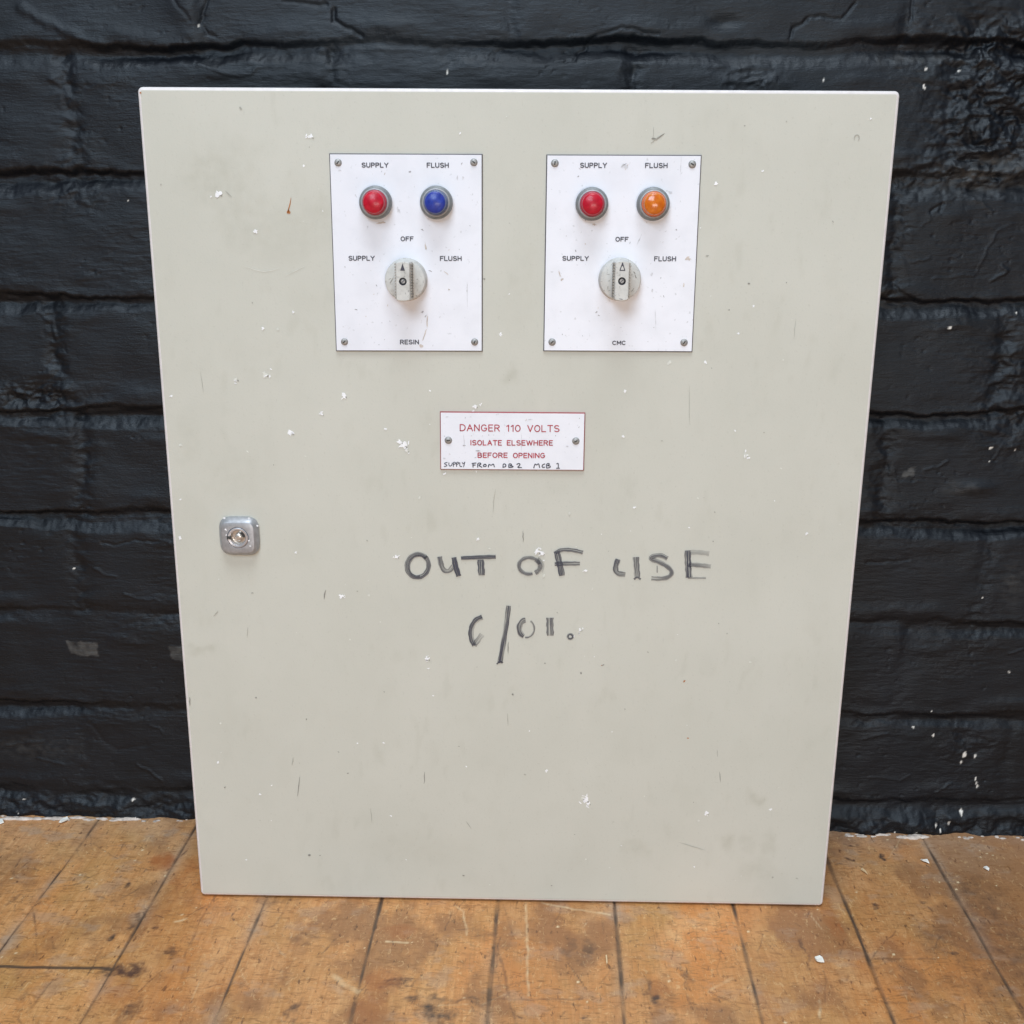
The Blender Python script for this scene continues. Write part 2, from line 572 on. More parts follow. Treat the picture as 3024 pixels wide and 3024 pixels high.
pit = ss(.55, .95, fbm(X * 110, Z * 150, 3, 785)) * ss(-.1, .5, fbm(X * 12, Z * 12, 2, 788))
H -= .0008 * pit
# foot of the wall: rough mortar fillet
ft = 1 - ss(0.012, 0.034, Z + .004 * perlin(X * 12, Z * 0, 801))
H += ft * 0.0042 * (1 + 1.2 * fbm(X * 30, Z * 45, 4, 800))
# cracks, blade ridges and drips followed in the photograph: (points, depth, width)
CRACK = [
    ([(1730, 130), (1755, 110), (1835, 82), (1880, 85), (1895, 97), (1945, 99)], -.0018, .0011),
    ([(1615, 200), (1640, 190), (1690, 178), (1715, 152), (1735, 138)], -.0018, .0011),
    ([(2335, 115), (2345, 85), (2395, 50), (2420, 48), (2485, 55), (2500, 38), (2525, 12)], -.0018, .0011),
    ([(2690, 60), (2695, 25), (2697, -20)], -.0014, .001),
    ([(985, 30), (985, 62), (1030, 85), (1070, 108)], -.0022, .0016),
    ([(840, 3), (890, 8), (960, 10)], -.0016, .0015),
    ([(592, 75), (600, 52), (598, 40), (612, 0)], -.0017, .0012), ([(560, 60), (548, 38), (530, 20), (510, -10)], -.0010, .0014), ([(600, 80), (612, 98), (635, 105)], -.0012, .0012),
    ([(585, 190), (610, 197), (620, 205), (690, 222), (735, 222), (760, 200)], .0012, .0014),
    ([(2790, 595), (2825, 582), (2860, 577), (2900, 600), (2930, 632)], .0010, .0011),
    ([(2750, 622), (2785, 600), (2775, 625)], -.0015, .0012), ([(2680, 662), (2720, 668), (2745, 650), (2740, 628)], .0008, .0012),
    ([(2690, 775), (2745, 763)], .0013, .001), ([(2755, 823), (2830, 817), (2880, 812)], .0012, .001), ([(2890, 800), (2900, 770), (2945, 680), (2990, 662)], .0009, .001),
    ([(2930, 830), (2975, 800), (2960, 790)], .002, .0014),
    ([(2640, 845), (2670, 870), (2700, 885)], -.0018, .0014),
    ([(280, 1678), (305, 1692), (345, 1703)], .0016, .0011), ([(370, 1752), (410, 1768), (470, 1772)], .0013, .001), ([(300, 1600), (340, 1608), (400, 1595), (495, 1605)], -.0010, .001),
    ([(405, 2258), (440, 2275), (480, 2303)], .0014, .0012), ([(440, 2145), (470, 2150), (480, 2165)], .0012, .001), ([(110, 2238), (165, 2250), (190, 2255)], .0014, .0012),
    ([(265, 2135), (280, 2155), (310, 2192), (345, 2215), (390, 2210), (430, 2200)], -.0006, .003), ([(20, 2200), (130, 2190)], .0010, .001),
    ([(2730, 1390), (2770, 1378), (2800, 1362)], .0015, .0009), ([(2640, 1388), (2650, 1430), (2725, 1422)], .0008, .0009), ([(2935, 1360), (2960, 1315), (3024, 1330)], .0011, .0009),
    ([(2565, 2295), (2620, 2300), (2660, 2305), (2690, 2290)], .0010, .001), ([(2550, 2180), (2620, 2165)], .0010, .0012), ([(2760, 2340), (2810, 2310)], .0014, .001),
    ([(2980, 1930), (3024, 1915)], .0013, .0009), ([(2560, 1660), (2680, 1655)], -.0008, .0014),
    ([(60, 20), (130, 60), (250, 120), (300, 130)], .0022, .004), ([(150, 230), (190, 260), (205, 300)], .0018, .003), ([(100, 915), (150, 950), (165, 1000)], .0016, .002),
]
for pts, dp, wd in CRACK:
    P = [on_wall(*p) for p in pts]
    xa, xb = min(p[0] for p in P) - .02, max(p[0] for p in P) + .02
    za, zb = min(p[1] for p in P) - .02, max(p[1] for p in P) + .02
    i0, i1 = np.searchsorted(zs, (za, zb)); j0, j1 = np.searchsorted(xs, (xa, xb))
    if i1 - i0 < 2 or j1 - j0 < 2:
        continue
    sl = (slice(i0, i1), slice(j0, j1))
    xx = X[sl] + .0012 * perlin(X[sl] * 130, Z[sl] * 130, 811)
    zz = Z[sl] + .0016 * perlin(X[sl] * 130, Z[sl] * 130, 812)
    H[sl] += (dp if dp < 0 else .65 * dp) * np.exp(-(seg_dist(xx, zz, P) / wd) ** 2)
# smooth filled blister on the top edge beside a nail hole
for (u, v, sx, sz, hh) in ((545, 25, .018, .02, .004), (2880, 1440, .018, .006, .003), (640, 215, .02, .006, .0015), (2140, 65, .012, .005, -.003), (3000, 390, .02, .015, -.006), (2960, 300, .03, .012, .004)):
    cx, cz = on_wall(u, v)
    H += hh * np.exp(-((X - cx) / sx) ** 2 - ((Z - cz) / sz) ** 2)

# paint scuffs / old tape marks and chipped flecks (surface colour of their own)
scuff = np.zeros_like(X)
edge_n = .0015 * fbm(X * 150, Z * 150, 3, 820)
for (poly, amt) in (([(196, 1893), (288, 1898), (290, 1940), (255, 1936), (212, 1938)], .75), ([(495, 1905), (540, 1908), (545, 1955), (510, 1945)], .6),
                    ([(2668, 1392), (2705, 1380), (2698, 1408), (2664, 1408)], .9)):
    P = [on_wall(*p) for p in poly]
    ins = np.ones_like(X)
    n_ = len(P)
    for i in range(n_):
        (xa, za), (xb, zb) = P[i], P[(i + 1) % n_]
        L = math.hypot(xb - xa, zb - za)
        sd = ((xb - xa) * (Z - za) - (zb - za) * (X - xa)) / L
        ins = np.minimum(ins, ss(-.0008, .0012, -sd + edge_n))
    scuff = np.maximum(scuff, ins * amt * (0.65 + .5 * fbm(X * 90, Z * 90, 3, 822)))
for (u, v, sx, sz, amt) in ((2900, 525, .045, .012, .5), (2960, 490, .03, .012, .45), (2700, 170, .05, .006, .22), (2840, 1440, .018, .006, .22), (2600, 860, .02, .004, .15), (2990, 1720, .01, .02, .2), (100, 2210, .05, .012, .15)):
    cx, cz = on_wall(u, v)
    scuff = np.maximum(scuff, amt * np.exp(-((X - cx) / sx) ** 2 - ((Z - cz) / sz) ** 2) * (.6 + fbm(X * 110, Z * 160, 4, 830)))
fleck = np.zeros_like(X)
FL = [(588, 74, 5), (1322, 212, 5), (2434, 236, 5), (2736, 203, 6), (2840, 209, 4), (2730, 252, 5), (2731, 260, 4), (2803, 968, 6), (3004, 922, 5), (2927, 1323, 7), (2924, 1362, 4), (3000, 1331, 3), (2902, 1765, 4), (2980, 1983, 5),
      (2697, 2148, 5), (2756, 2170, 6), (2750, 2100, 3), (2848, 2228, 12), (2880, 2234, 8), (2838, 2250, 6), (2882, 2300, 6), (2884, 2312, 6), (2886, 2322, 7), (2840, 2400, 10), (2800, 2426, 8), (2760, 2432, 7), (2772, 2444, 5), (2640, 2456, 5), (2700, 2453, 6),
      (395, 2358, 7), (75, 2357, 5), (60, 2390, 4), (405, 2407, 3), (217, 1680, 4), (2695, 1450, 2), (377, 593, 3), (2575, 1523, 3)]
for (u, v, s) in FL:
    cx, cz = on_wall(u, v)
    rr = s * 0.00021
    i0, i1 = np.searchsorted(zs, (cz - .01, cz + .01)); j0, j1 = np.searchsorted(xs, (cx - .01, cx + .01))
    sl = (slice(i0, i1), slice(j0, j1))
    dd = np.hypot((X[sl] - cx) * (1.4 if (u * 7) % 2 < 1 else .8), (Z[sl] - cz) * (.7 if (u * 7) % 2 < 1 else 1.3)) + .0009 * perlin(X[sl] * 500, Z[sl] * 500, 840)
    fleck[sl] = np.maximum(fleck[sl], 1 - ss(rr * .55, rr * 1.3, dd))
wall = sheet('brick_wall', X, WALL_D + WALL_YAW * X - H, Z, WALLM, dict(scuff=np.clip(scuff, 0, 1), fleck=fleck), flip=False)
tag(wall, 'black painted rough brick wall standing behind the grey cabinet', 'wall')

# crumbs of plaster along the foot of the wall
rs = np.random.RandomState(5)
mb = MB()
spots = [(rs.uniform(-.7, .7), rs.uniform(.0008, .0022), rs.uniform(1.0, 3.0)) for _ in range(130)]
cx, cz = on_floor(2690, 2462)
spots += [(cx, .0042, 2.0), (cx - .012, .003, 2.2), (cx + .011, .0026, 2.0), (cx - .035, .0022, 3), (cx - .055, .002, 3)]
spots += [(-.545 + .012 * i + rs.uniform(-.004, .004), rs.uniform(.0015, .0036), rs.uniform(2, 4)) for i in range(12)]
for (px, r_, lg) in spots:
    cy = WALL_D + WALL_YAW * px - 0.006 - rs.uniform(.0, .006)
    n_ = 9
    rings = []
    ph = rs.rand(n_) * .5 + .75
    for (s, h_) in ((1.0, 0), (.95, .45), (.6, .85), (.15, 1.0)):
        rings.append([(px + r_ * lg * s * ph[j] * math.cos(2 * math.pi * j / n_), cy + r_ * s * ph[(j + 3) % n_] * math.sin(2 * math.pi * j / n_), .0002 + h_ * r_ * .55 * ph[j]) for j in range(n_)])
    mb.grid_rings(rings, 0, cap_end=True)
mb.build('plaster_crumbs', PLASTER, wall, smooth=60, label='crumbly off-white plaster along the foot of the black wall')

# ------------------------------------------------------------------ floor
fx = axis(-0.62, 0.62, 0.0012, -2.0, 2.0)
fy = axis(-0.215, 0.16, 0.0013, -2.6, 0.30)
X, Y = np.meshgrid(fx, fy)
SKEW = 0.0222
BJ = [-0.455, -0.3455, -0.2365, -0.1245, -0.0120, 0.1005, 0.2145, 0.3240, 0.4355]
BJ = [-0.455 - .111 * k for k in range(13, 0, -1)] + BJ + [0.4355 + .111 * k for k in range(1, 14)]
XB = X - SKEW * Y + 0.0011 * perlin(Y * 9, X * 4, 900)
seam = np.zeros_like(X); tone = np.zeros_like(X); hgt = np.zeros_like(X); grey = np.zeros_like(X)
red_b = np.zeros_like(X)
rs = np.random.RandomState(11)
for k, b in enumerate(BJ):
    d = np.abs(XB - b)
    wv = np.clip(0.0009 * (1 + .9 * fbm(Y * 18, Y * 0 + k + .4, 3, 920 + k)) + (.0006 if b > -.2 else 0), .0004, .004)
    seam = np.maximum(seam, (1 - ss(wv * .4, wv * 1.8, d)) * np.clip(.72 + .55 * fbm(Y * 26, X * 30 + k, 3, 930), .25, 1))
    grey = np.maximum(grey, .55 * np.exp(-(d / .007) ** 2) * ss(-.1, .5, perlin(Y * 14 + k * 3, X * 5, 940)))
    hgt -= .0012 * np.exp(-(d / .0018) ** 2)
for k in range(len(BJ) - 1):
    ins = (XB > BJ[k]) & (XB <= BJ[k + 1])
    tone[ins] = rs.choice([0.0, .08, .22, .36])
    red_b[ins] = rs.uniform(0.0, .26)
    if abs(BJ[k] - .4355) < .01: tone[ins] = .72
    if abs(BJ[k] - .324) < .01: tone[ins] = .26
    if abs(BJ[k] - .2145) < .01: tone[ins] = .16
    if abs(BJ[k] + .2365) < .01: tone[ins] = .12
    if abs(BJ[k] + .455) < .01 or BJ[k] < -.5: tone[ins] = 0.0; red_b[ins] = .04
    if abs(BJ[k] + .3455) < .01: tone[ins] = .05
    if abs(BJ[k] + .1245) < .01: tone[ins] = .08
    # butt joints far from the picture as well
    for yb in (([-0.1085] if abs(BJ[k] + .455) < .01 else []) + [rs.uniform(-.9, -.35), rs.uniform(-1.9, -1.2)]):
        m_ = ins & (np.abs(Y - yb) < .02)
        dd = np.abs(Y - yb - .0008 * perlin(X * 60, X * 0, 950))
        seam = np.where(m_, np.maximum(seam, .95 * (1 - ss(.0008, .0028, dd))), seam)
tone += .66 * ss(.0, .75, fbm(X * 13, Y * 9, 5, 960, .6))
grey += .42 * ss(.02, .13, Y + .03 * fbm(X * 14, Y * 14, 3, 970)) * (.7 + .6 * fbm(X * 20, Y * 20, 3, 972))
grey += .35 * ss(.25, .85, fbm(X * 24, Y * 34, 5, 974, .6))
stain = np.zeros_like(X); red = red_b * (.6 + .8 * fbm(X * 9, Y * 6, 3, 978)); pale = np.zeros_like(X)
warpx, warpy = .006 * fbm(X * 60, Y * 60, 4, 980), .006 * fbm(X * 60 + 9, Y * 60, 4, 985)


def blot(arr, u, v, sx, sy, amt, hard=.5):
    cx, cy = on_floor(u, v)
    d = np.hypot((X - cx + warpx) / sx, (Y - cy + warpy) / sy)
    np.maximum(arr, amt * (1 - ss(hard, 1.25, d)), out=arr)


for q in ((375, 2862, .018, .010, .85), (340, 2880, .012, .004, .7), (400, 2720, .006, .016, .6), (455, 2740, .003, .006, .75), (505, 2815, .004, .012, .55), (335, 2768, .004, .006, .7), (375, 2610, .003, .006, .5),
          (390, 2980, .005, .016, .5), (360, 3010, .006, .006, .4), (860, 2990, .004, .01, .6), (880, 2975, .003, .01, .6),
          (1145, 2905, .010, .004, .6), (1200, 2897, .016, .0025, .55), (1265, 2980, .012, .012, .6), (1230, 2955, .010, .006, .55), (1285, 2950, .006, .012, .5), (1150, 2890, .006, .003, .8), (1310, 3000, .014, .012, .6), (1340, 2955, .03, .003, .5), (1420, 2760, .012, .008, .3),
          (1680, 2800, .005, .022, .35), (1715, 2830, .006, .014, .35), (1740, 2795, .006, .010, .4), (1935, 2942, .006, .006, .8), (1920, 2930, .004, .014, .5), (2045, 2960, .004, .008, .6), (2020, 2895, .0016, .014, .5), (1710, 3002, .004, .003, .9),
          (2370, 2790, .003, .012, .6), (2390, 2840, .002, .012, .6), (2030, 2890, .002, .02, .5), (2825, 2815, .007, .006, .8), (2515, 2490, .006, .003, .75), (2545, 2520, .005, .002, .7), (2605, 2533, .004, .003, .7), (2505, 2537, .004, .003, .6), (2540, 2562, .003, .002, .7), (2480, 2550, .003, .002, .6),
          (2585, 2675, .005, .003, .6), (2720, 2660, .004, .003, .55), (2900, 2650, .03, .05, .30), (2960, 2760, .03, .08, .32), (2900, 2900, .02, .07, .28), (2045, 2970, .008, .006, .5), (2850, 2900, .025, .02, .25), (2780, 2780, .02, .03, .25),
          (790, 2660, .02, .006, .28), (900, 2770, .018, .006, .35), (690, 2700, .0015, .004, .9), (700, 2690, .002, .002, .6), (60, 2950, .004, .012, .3)):
    blot(stain, *q)
for q in ((485, 2545, .016, .020, .75), (520, 2620, .012, .035, .42), (560, 2560, .012, .02, .4), (490, 2680, .010, .03, .3), (360, 2930, .02, .025, .4), (1120, 2900, .02, .02, .5), (1090, 2980, .02, .03, .45), (1180, 2750, .02, .01, .35), (2460, 2720, .012, .05, .4), (2540, 2850, .012, .03, .35), (1950, 2920, .012, .012, .4), (2490, 2740, .003, .01, .7), (2660, 2790, .03, .02, .3)):
    blot(red, *q, .2)
np.clip(stain * (.9 + .75 * fbm(X * 90, Y * 90, 4, 990, .65)), 0, 1, out=stain)


def line(arr, pts, wd, amt, seed):
    P = [on_floor(*p) for p in pts]
    xa, xb = min(p[0] for p in P) - .02, max(p[0] for p in P) + .02
    ya, yb = min(p[1] for p in P) - .02, max(p[1] for p in P) + .02
    i0, i1 = np.searchsorted(fy, (ya, yb)); j0, j1 = np.searchsorted(fx, (xa, xb))
    if i1 - i0 < 2 or j1 - j0 < 2:
        return
    sl = (slice(i0, i1), slice(j0, j1))
    d = seg_dist(X[sl] + .0015 * perlin(X[sl] * 60, Y[sl] * 60, seed), Y[sl] + .002 * perlin(X[sl] * 60, Y[sl] * 60, seed + 1), P)
    v = amt * (1 - ss(wd * .4, wd * 1.6, d)) * (.65 + .6 * perlin(X[sl] * 120, Y[sl] * 120, seed + 2))
    arr[sl] = np.maximum(arr[sl], v)


line(stain, [(1470, 2800), (1500, 2920), (1520, 3020)], .0012, .55, 1000)
line(stain, [(1445, 2948), (1560, 2952), (1720, 2950)], .0012, .5, 1003)
line(stain, [(2570, 2830), (2600, 2832), (2800, 2832)], .0012, .45, 1006)
line(stain, [(2600, 2955), (2700, 2965)], .0012, .4, 1008)
line(stain, [(860, 2650), (835, 2700), (800, 2740)], .0010, .45, 1010)
line(stain, [(640, 2640), (600, 2700), (560, 2790), (545, 2830)], .0010, .5, 1012)
line(stain, [(20, 2670), (60, 2640)], .002, .4, 1014)
line(stain, [(0, 2640), (230, 2610), (330, 2560)], .0008, .35, 1016)
line(stain, [(80, 2990), (150, 2900), (230, 2850)], .0008, .35, 1018)
line(pale, [(1553, 2665), (1556, 2760), (1560, 2940)], .0010, .55, 1020)
line(pale, [(1600, 2668), (1690, 2685), (1800, 2700)], .0010, .6, 1022)
line(pale, [(1345, 2675), (1370, 2690), (1378, 2760)], .0008, .5, 1024)
line(pale, [(1140, 2780), (1205, 2785)], .0010, .9, 1026)
line(pale, [(985, 2880), (1020, 2910), (1055, 2925)], .0028, .45, 1028)
line(pale, [(2420, 2955), (2425, 3010)], .0010, .5, 1030)
line(pale, [(550, 2710), (520, 2720)], .0012, .7, 1032)
line(pale, [(2100, 2920), (2160, 2890)], .0015, .3, 1034)
srs = np.random.RandomState(21)
for k in range(260):            # small knife marks and scratches everywhere
    u, v = srs.uniform(0, 3024), srs.uniform(2460, 3020)
    a, ln = srs.choice([0.0, 1.4, -1.2, .5]) + srs.normal(0, .25), srs.choice([10, 18, 30, 70, 110]) * srs.uniform(.7, 1.2)
    dk = srs.rand() < .80
    line(stain if dk else pale, [(u, v), (u + ln * math.cos(a), v + ln * math.sin(a) * .8)], srs.uniform(.0004, .0009) * (1 if dk else .7), srs.uniform(.25, .75) * (1 if dk else .6), 1100 + 3 * k)
for k in range(90):             # tiny white specks of paint trodden in
    u, v = srs.uniform(0, 3024), 2420 + abs(srs.normal(0, 220))
    cx, cy = on_floor(u, min(v, 3020))
    i0, i1 = np.searchsorted(fy, (cy - .008, cy + .008)); j0, j1 = np.searchsorted(fx, (cx - .008, cx + .008))
    sl = (slice(i0, i1), slice(j0, j1))
    rr = srs.uniform(.0004, .0012)
    pale[sl] = np.maximum(pale[sl], 1 - ss(rr * .6, rr * 1.5, np.hypot(X[sl] - cx, Y[sl] - cy)))
hgt += .00035 * fbm(X * 30, Y * 12, 3, 995) - .0006 * stain
floor = sheet('floor', X, Y, hgt, FLOORM, dict(seam=np.clip(seam, 0, 1), tone=np.clip(tone, 0, .8), grey=np.clip(grey, 0, .8), stain=stain, red=np.clip(red, 0, 1), pale=np.clip(pale, 0, 1)))
tag(floor, kind='structure')

# ------------------------------------------------------------------ debris lying on the floor
def flake(name, u, v, outline, mat, label, cat, h=.0012, curl=.002):
    cx, cy = on_floor(u, v)
    pts = [on_floor(u + a, v + b) for a, b in outline]
    mb = MB()
    n_ = len(pts)
    lo = [(x - cx, y - cy, 0.0010 + curl * abs(math.sin(i * 2.1)) * .5) for i, (x, y) in enumerate(pts)]
    hi = [(x * .96, y * .96, z + h) for x, y, z in lo]
    mb.grid_rings([lo, hi], 0, cap_start=True, cap_end=True)
    o = mb.build(name, mat)
    o.location = (cx, cy, 0)
    return tag(o, label, cat, 'loose chips lying on the wooden floor')


flake('paint_flake', 2418, 2837, [(-13, -6), (2, -8), (10, -3), (16, 8), (4, 10), (-6, 7), (-9, 2)], FLAKEM, 'largest white paint flake, on the floorboards in front of the cabinet right corner', 'paint flake')
flake('paint_flake', 2730, 2546, [(-12, -4), (-2, -1), (8, -2), (14, 7), (6, 5), (-6, 1)], FLAKEM, 'cream curled paint flake beside the seam near the black wall on the right', 'paint flake')
flake('wood_splinter', 2553, 2578, [(-12, -7), (-8, -8), (4, 2), (9, 8), (4, 5), (-6, -2)], STRAWM, 'short pale splinter on the boards just right of the cabinet', 'splinter')
flake('paint_flake', 2912, 2569, [(-9, -4), (0, -5), (9, 2), (8, 5), (-2, 2)], FLAKEM, 'white sliver of paint near the right edge of the picture by the wall', 'paint flake')
flake('paint_flake', 190, 2426, [(-16, 6), (-6, -2), (10, -8), (14, -3), (4, 3), (-8, 8)], FLAKEM, 'white paint flake below the black wall left of the cabinet', 'paint flake')
flake('wood_splinter', 1790, 2840, [(-2, -14), (2, -13), (4, 8), (2, 14), (0, 8)], STRAWM, 'thin pale splinter standing across the boards below the cabinet middle', 'splinter')
flake('paint_flake', 4, 2430, [(-12, -6), (4, -5), (8, 4), (-6, 7)], FLAKEM, 'white paint flake at the left edge of the picture by the wall', 'paint flake')

# ------------------------------------------------------------------ the cabinet
root = bpy.data.objects.new('electrical_cabinet', None)
COL.objects.link(root)
tag(root, 'worn pale grey electrical control cabinet with two white switch plates and scrawled OUT OF USE', 'cabinet')

root.location.y = -0.0035
hw, z0, z1 = DOOR_W / 2, 0.0020, DOOR_H
mb = MB()
yb = WALL_D - 0.013


def rrect(x0, x1, za, zb, r_, n=6):
    pts = []
    for cx, cz, a0 in ((x1 - r_, zb - r_, 0), (x0 + r_, zb - r_, 90), (x0 + r_, za + r_, 180), (x1 - r_, za + r_, 270)):
        for i in range(n + 1):
            a = R(a0 + 90 * i / n)
            pts.append((cx + r_ * math.cos(a), cz + r_ * math.sin(a)))
    return pts


rings = []
for (ins, y) in ((.006, yb), (.003, yb - .003), (.003, .0245), (.014, .0240)):
    rings.append([(x, y, z) for x, z in rrect(-hw + ins, hw - ins, ins * .3 - .0006, z1 - ins, .005)])
mb.grid_rings(rings, 0, cap_start=True, cap_end=True)
mb.build('body', DARKGAP, root, smooth=30, label='grey enclosure box behind the door')

# --- door: folded tray with a soft rim, worn sheet face
RIM, RIMD = .0034, .0022
gx = np.linspace(-hw + RIM, hw - RIM, 300)
gz = np.linspace(z0 + RIM, z1 - RIM, 370)
GX, GZ = np.meshgrid(gx, gz)
grime = .10 * ss(.15, .8, fbm(GX * 9, GZ * 6, 4, 1500)) + .10 * ss(.2, .8, fbm(GX * 40, GZ * 22, 4, 1510))
for (u, v, sx, sz, amt) in ((640, 520, .035, .025, .55), (720, 640, .03, .03, .42), (820, 690, .05, .03, .38), (930, 640, .02, .02, .4), (1508, 1103, .010, .008, .85), (600, 1915, .016, .006, .6),
                            (1870, 2497, .014, .006, .55), (2150, 2480, .009, .013, .5), (2205, 2478, .007, .012, .4), (2268, 2490, .010, .018, .55), (2230, 2350, .009, .009, .7), (2225, 2560, .02, .016, .4), (2090, 620, .03, .02, .2), (680, 1400, .04, .03, .25), (560, 1300, .012, .03, .3),
                            (1540, 850, .02, .05, .25), (1250, 2500, .06, .02, .2), (2500, 500, .04, .03, .15), (700, 560, .012, .008, .6), (700, 440, .03, .012, .3)):
    cx, cz = on_door(u, v)
    d = np.hypot((GX - cx + .006 * fbm(GX * 50, GZ * 50, 3, 1520)) / sx, (GZ - cz + .006 * fbm(GX * 50, GZ * 50, 3, 1524)) / sz)
    grime = np.maximum(grime, amt * (1 - ss(.3, 1.3, d)) * (.75 + .5 * fbm(GX * 130, GZ * 130, 3, 1526)))
grime += .25 * ss(.35, .9, fbm(GX * 75, GZ * 30, 4, 1530)) * ss(0, .5, fbm(GX * 7 + 3, GZ * 7, 2, 1540) + .2)
grime = np.clip(grime, 0, 1)
warp = .0005 * fbm(GX * 4, GZ * 4, 2, 1550) * np.minimum(1, np.minimum(np.minimum(GX - gx[0], gx[-1] - GX), np.minimum(GZ - gz[0], gz[-1] - GZ)) / .05)
mb = MB()
nv = GX.size
mb.v = [tuple(p) for p in np.stack([GX, warp, GZ], -1).reshape(-1, 3)]
rr_, cc_ = GX.shape
idx = np.arange(nv).reshape(rr_, cc_)
mb.f = np.stack([idx[:-1, :-1], idx[:-1, 1:], idx[1:, 1:], idx[1:, :-1]], -1).reshape(-1, 4).tolist()
mb.mi = [0] * len(mb.f)
rings = []
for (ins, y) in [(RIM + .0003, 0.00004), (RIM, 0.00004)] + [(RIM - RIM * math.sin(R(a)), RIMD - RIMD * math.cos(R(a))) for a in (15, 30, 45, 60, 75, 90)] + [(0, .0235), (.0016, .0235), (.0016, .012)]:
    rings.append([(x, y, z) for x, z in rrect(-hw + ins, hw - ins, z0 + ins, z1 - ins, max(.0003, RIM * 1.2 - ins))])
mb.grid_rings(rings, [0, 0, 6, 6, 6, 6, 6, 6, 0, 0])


def blob(mb, cx, cz, r_, y, mat, rs, sx=1.0, sz=1.0, ang=0.0, n=12, jag=.62):
    pts = []
    for j in range(n):
        a = 2 * math.pi * j / n
        q = r_ * (1 - jag + 2 * jag * rs.rand() * .8)
        x, z = q * sx * math.cos(a), q * sz * math.sin(a)
        pts.append((cx + x * math.cos(ang) - z * math.sin(ang), y, cz + x * math.sin(ang) + z * math.cos(ang)))
    mb.poly(pts, mat)


def streakline(mb, P, wd, y, mat, taper=True):
    """flat tapered stroke along points P in the door plane"""
    n_ = len(P)
    L, Rr = [], []
    for i, (x, z) in enumerate(P):
        xa, za = P[max(0, i - 1)]
        xb, zb = P[min(n_ - 1, i + 1)]
        dl = math.hypot(xb - xa, zb - za) + 1e-9
        nx, nz_ = -(zb - za) / dl, (xb - xa) / dl
        s = wd * (math.sin(math.pi * (i + .35) / (n_ - .3)) if taper else 1)
        L.append((x + nx * s, y, z + nz_ * s)); Rr.append((x - nx * s, y, z - nz_ * s))
    for i in range(n_ - 1):
        mb.poly([L[i], L[i + 1], Rr[i + 1], Rr[i]], mat)


rs = np.random.RandomState(3)
KY = -.00035
S = 3024 / 1932
chips = [(588, 258, 6), (575, 313, 3), (415, 366, 6), (484, 436, 4), (447, 714, 6), (502, 705, 7), (650, 745, 6), (608, 779, 5), (550, 815, 6), (762, 838, 8), (755, 832, 6), (768, 848, 5), (729, 808, 4), (897, 765, 5), (893, 775, 3),
         (898, 880, 5), (861, 868, 3), (1405, 857, 6), (1410, 862, 4), (1175, 822, 3), (1179, 737, 4), (1202, 577, 4), (1206, 622, 4), (1420, 577, 3), (1392, 628, 3), (1349, 347, 4), (1437, 323, 3), (1261, 683, 4), (1330, 682, 4),
         (1013, 1038, 8), (1022, 1042, 6), (1026, 1055, 3), (1026, 1083, 4), (1104, 1074, 4), (749, 1048, 5), (902, 1015, 4), (1094, 1185, 5), (1082, 1197, 3), (807, 1240, 6), (809, 1258, 3), (645, 1122, 5), (697, 1120, 3), (1031, 1450, 4), (1104, 1506, 8),
         (1098, 1502, 5), (1110, 1512, 5), (1332, 1530, 5), (1452, 1523, 4), (418, 1361, 4), (493, 1495, 4), (467, 1618, 4), (725, 1398, 3), (1105, 1617, 3), (344, 838, 4), (343, 940, 3), (342, 1012, 4), (1075, 966, 3), (1196, 955, 3),
         (555, 588, 3), (498, 619, 3), (526, 620, 3), (640, 655, 3), (945, 630, 4), (1299, 993, 3), (326, 746, 4), (1299, 488, 3), (840, 892, 4), (1185, 612, 3), (777, 1012, 2), (560, 1040, 3), (478, 1005, 3), (415, 1090, 2)]
for (u, v, s) in chips:
    cx, cz = on_door(u * S, v * S)
    k = s * S * .00029 * .80
    blob(mb, cx, cz, k, KY - rs.uniform(0, .0001), 1 if rs.rand() < .75 else 2, rs, rs.uniform(.7, 1.3), rs.uniform(.7, 1.3), rs.rand() * 3)
    if s >= 5:
        for q in range(3):
            blob(mb, cx + rs.normal(0, k), cz + rs.normal(0, k), k * .4, KY - .00015, 1, rs, 1.6, .6, rs.rand() * 3)
        blob(mb, cx + k * .9, cz - k * .6, k * .3, KY - .00018, 3, rs)
for q in range(150):
    cx, cz = rs.uniform(-hw + .01, hw - .01), rs.uniform(z0 + .01, z1 - .01)
    mat = rs.choice([1, 2, 2, 3, 4, 4])
    blob(mb, cx, cz, rs.uniform(.0003, .0011), KY - rs.uniform(0, .0001), int(mat), rs, rs.uniform(.6, 1.6), rs.uniform(.6, 1.2), rs.rand() * 3, 7)
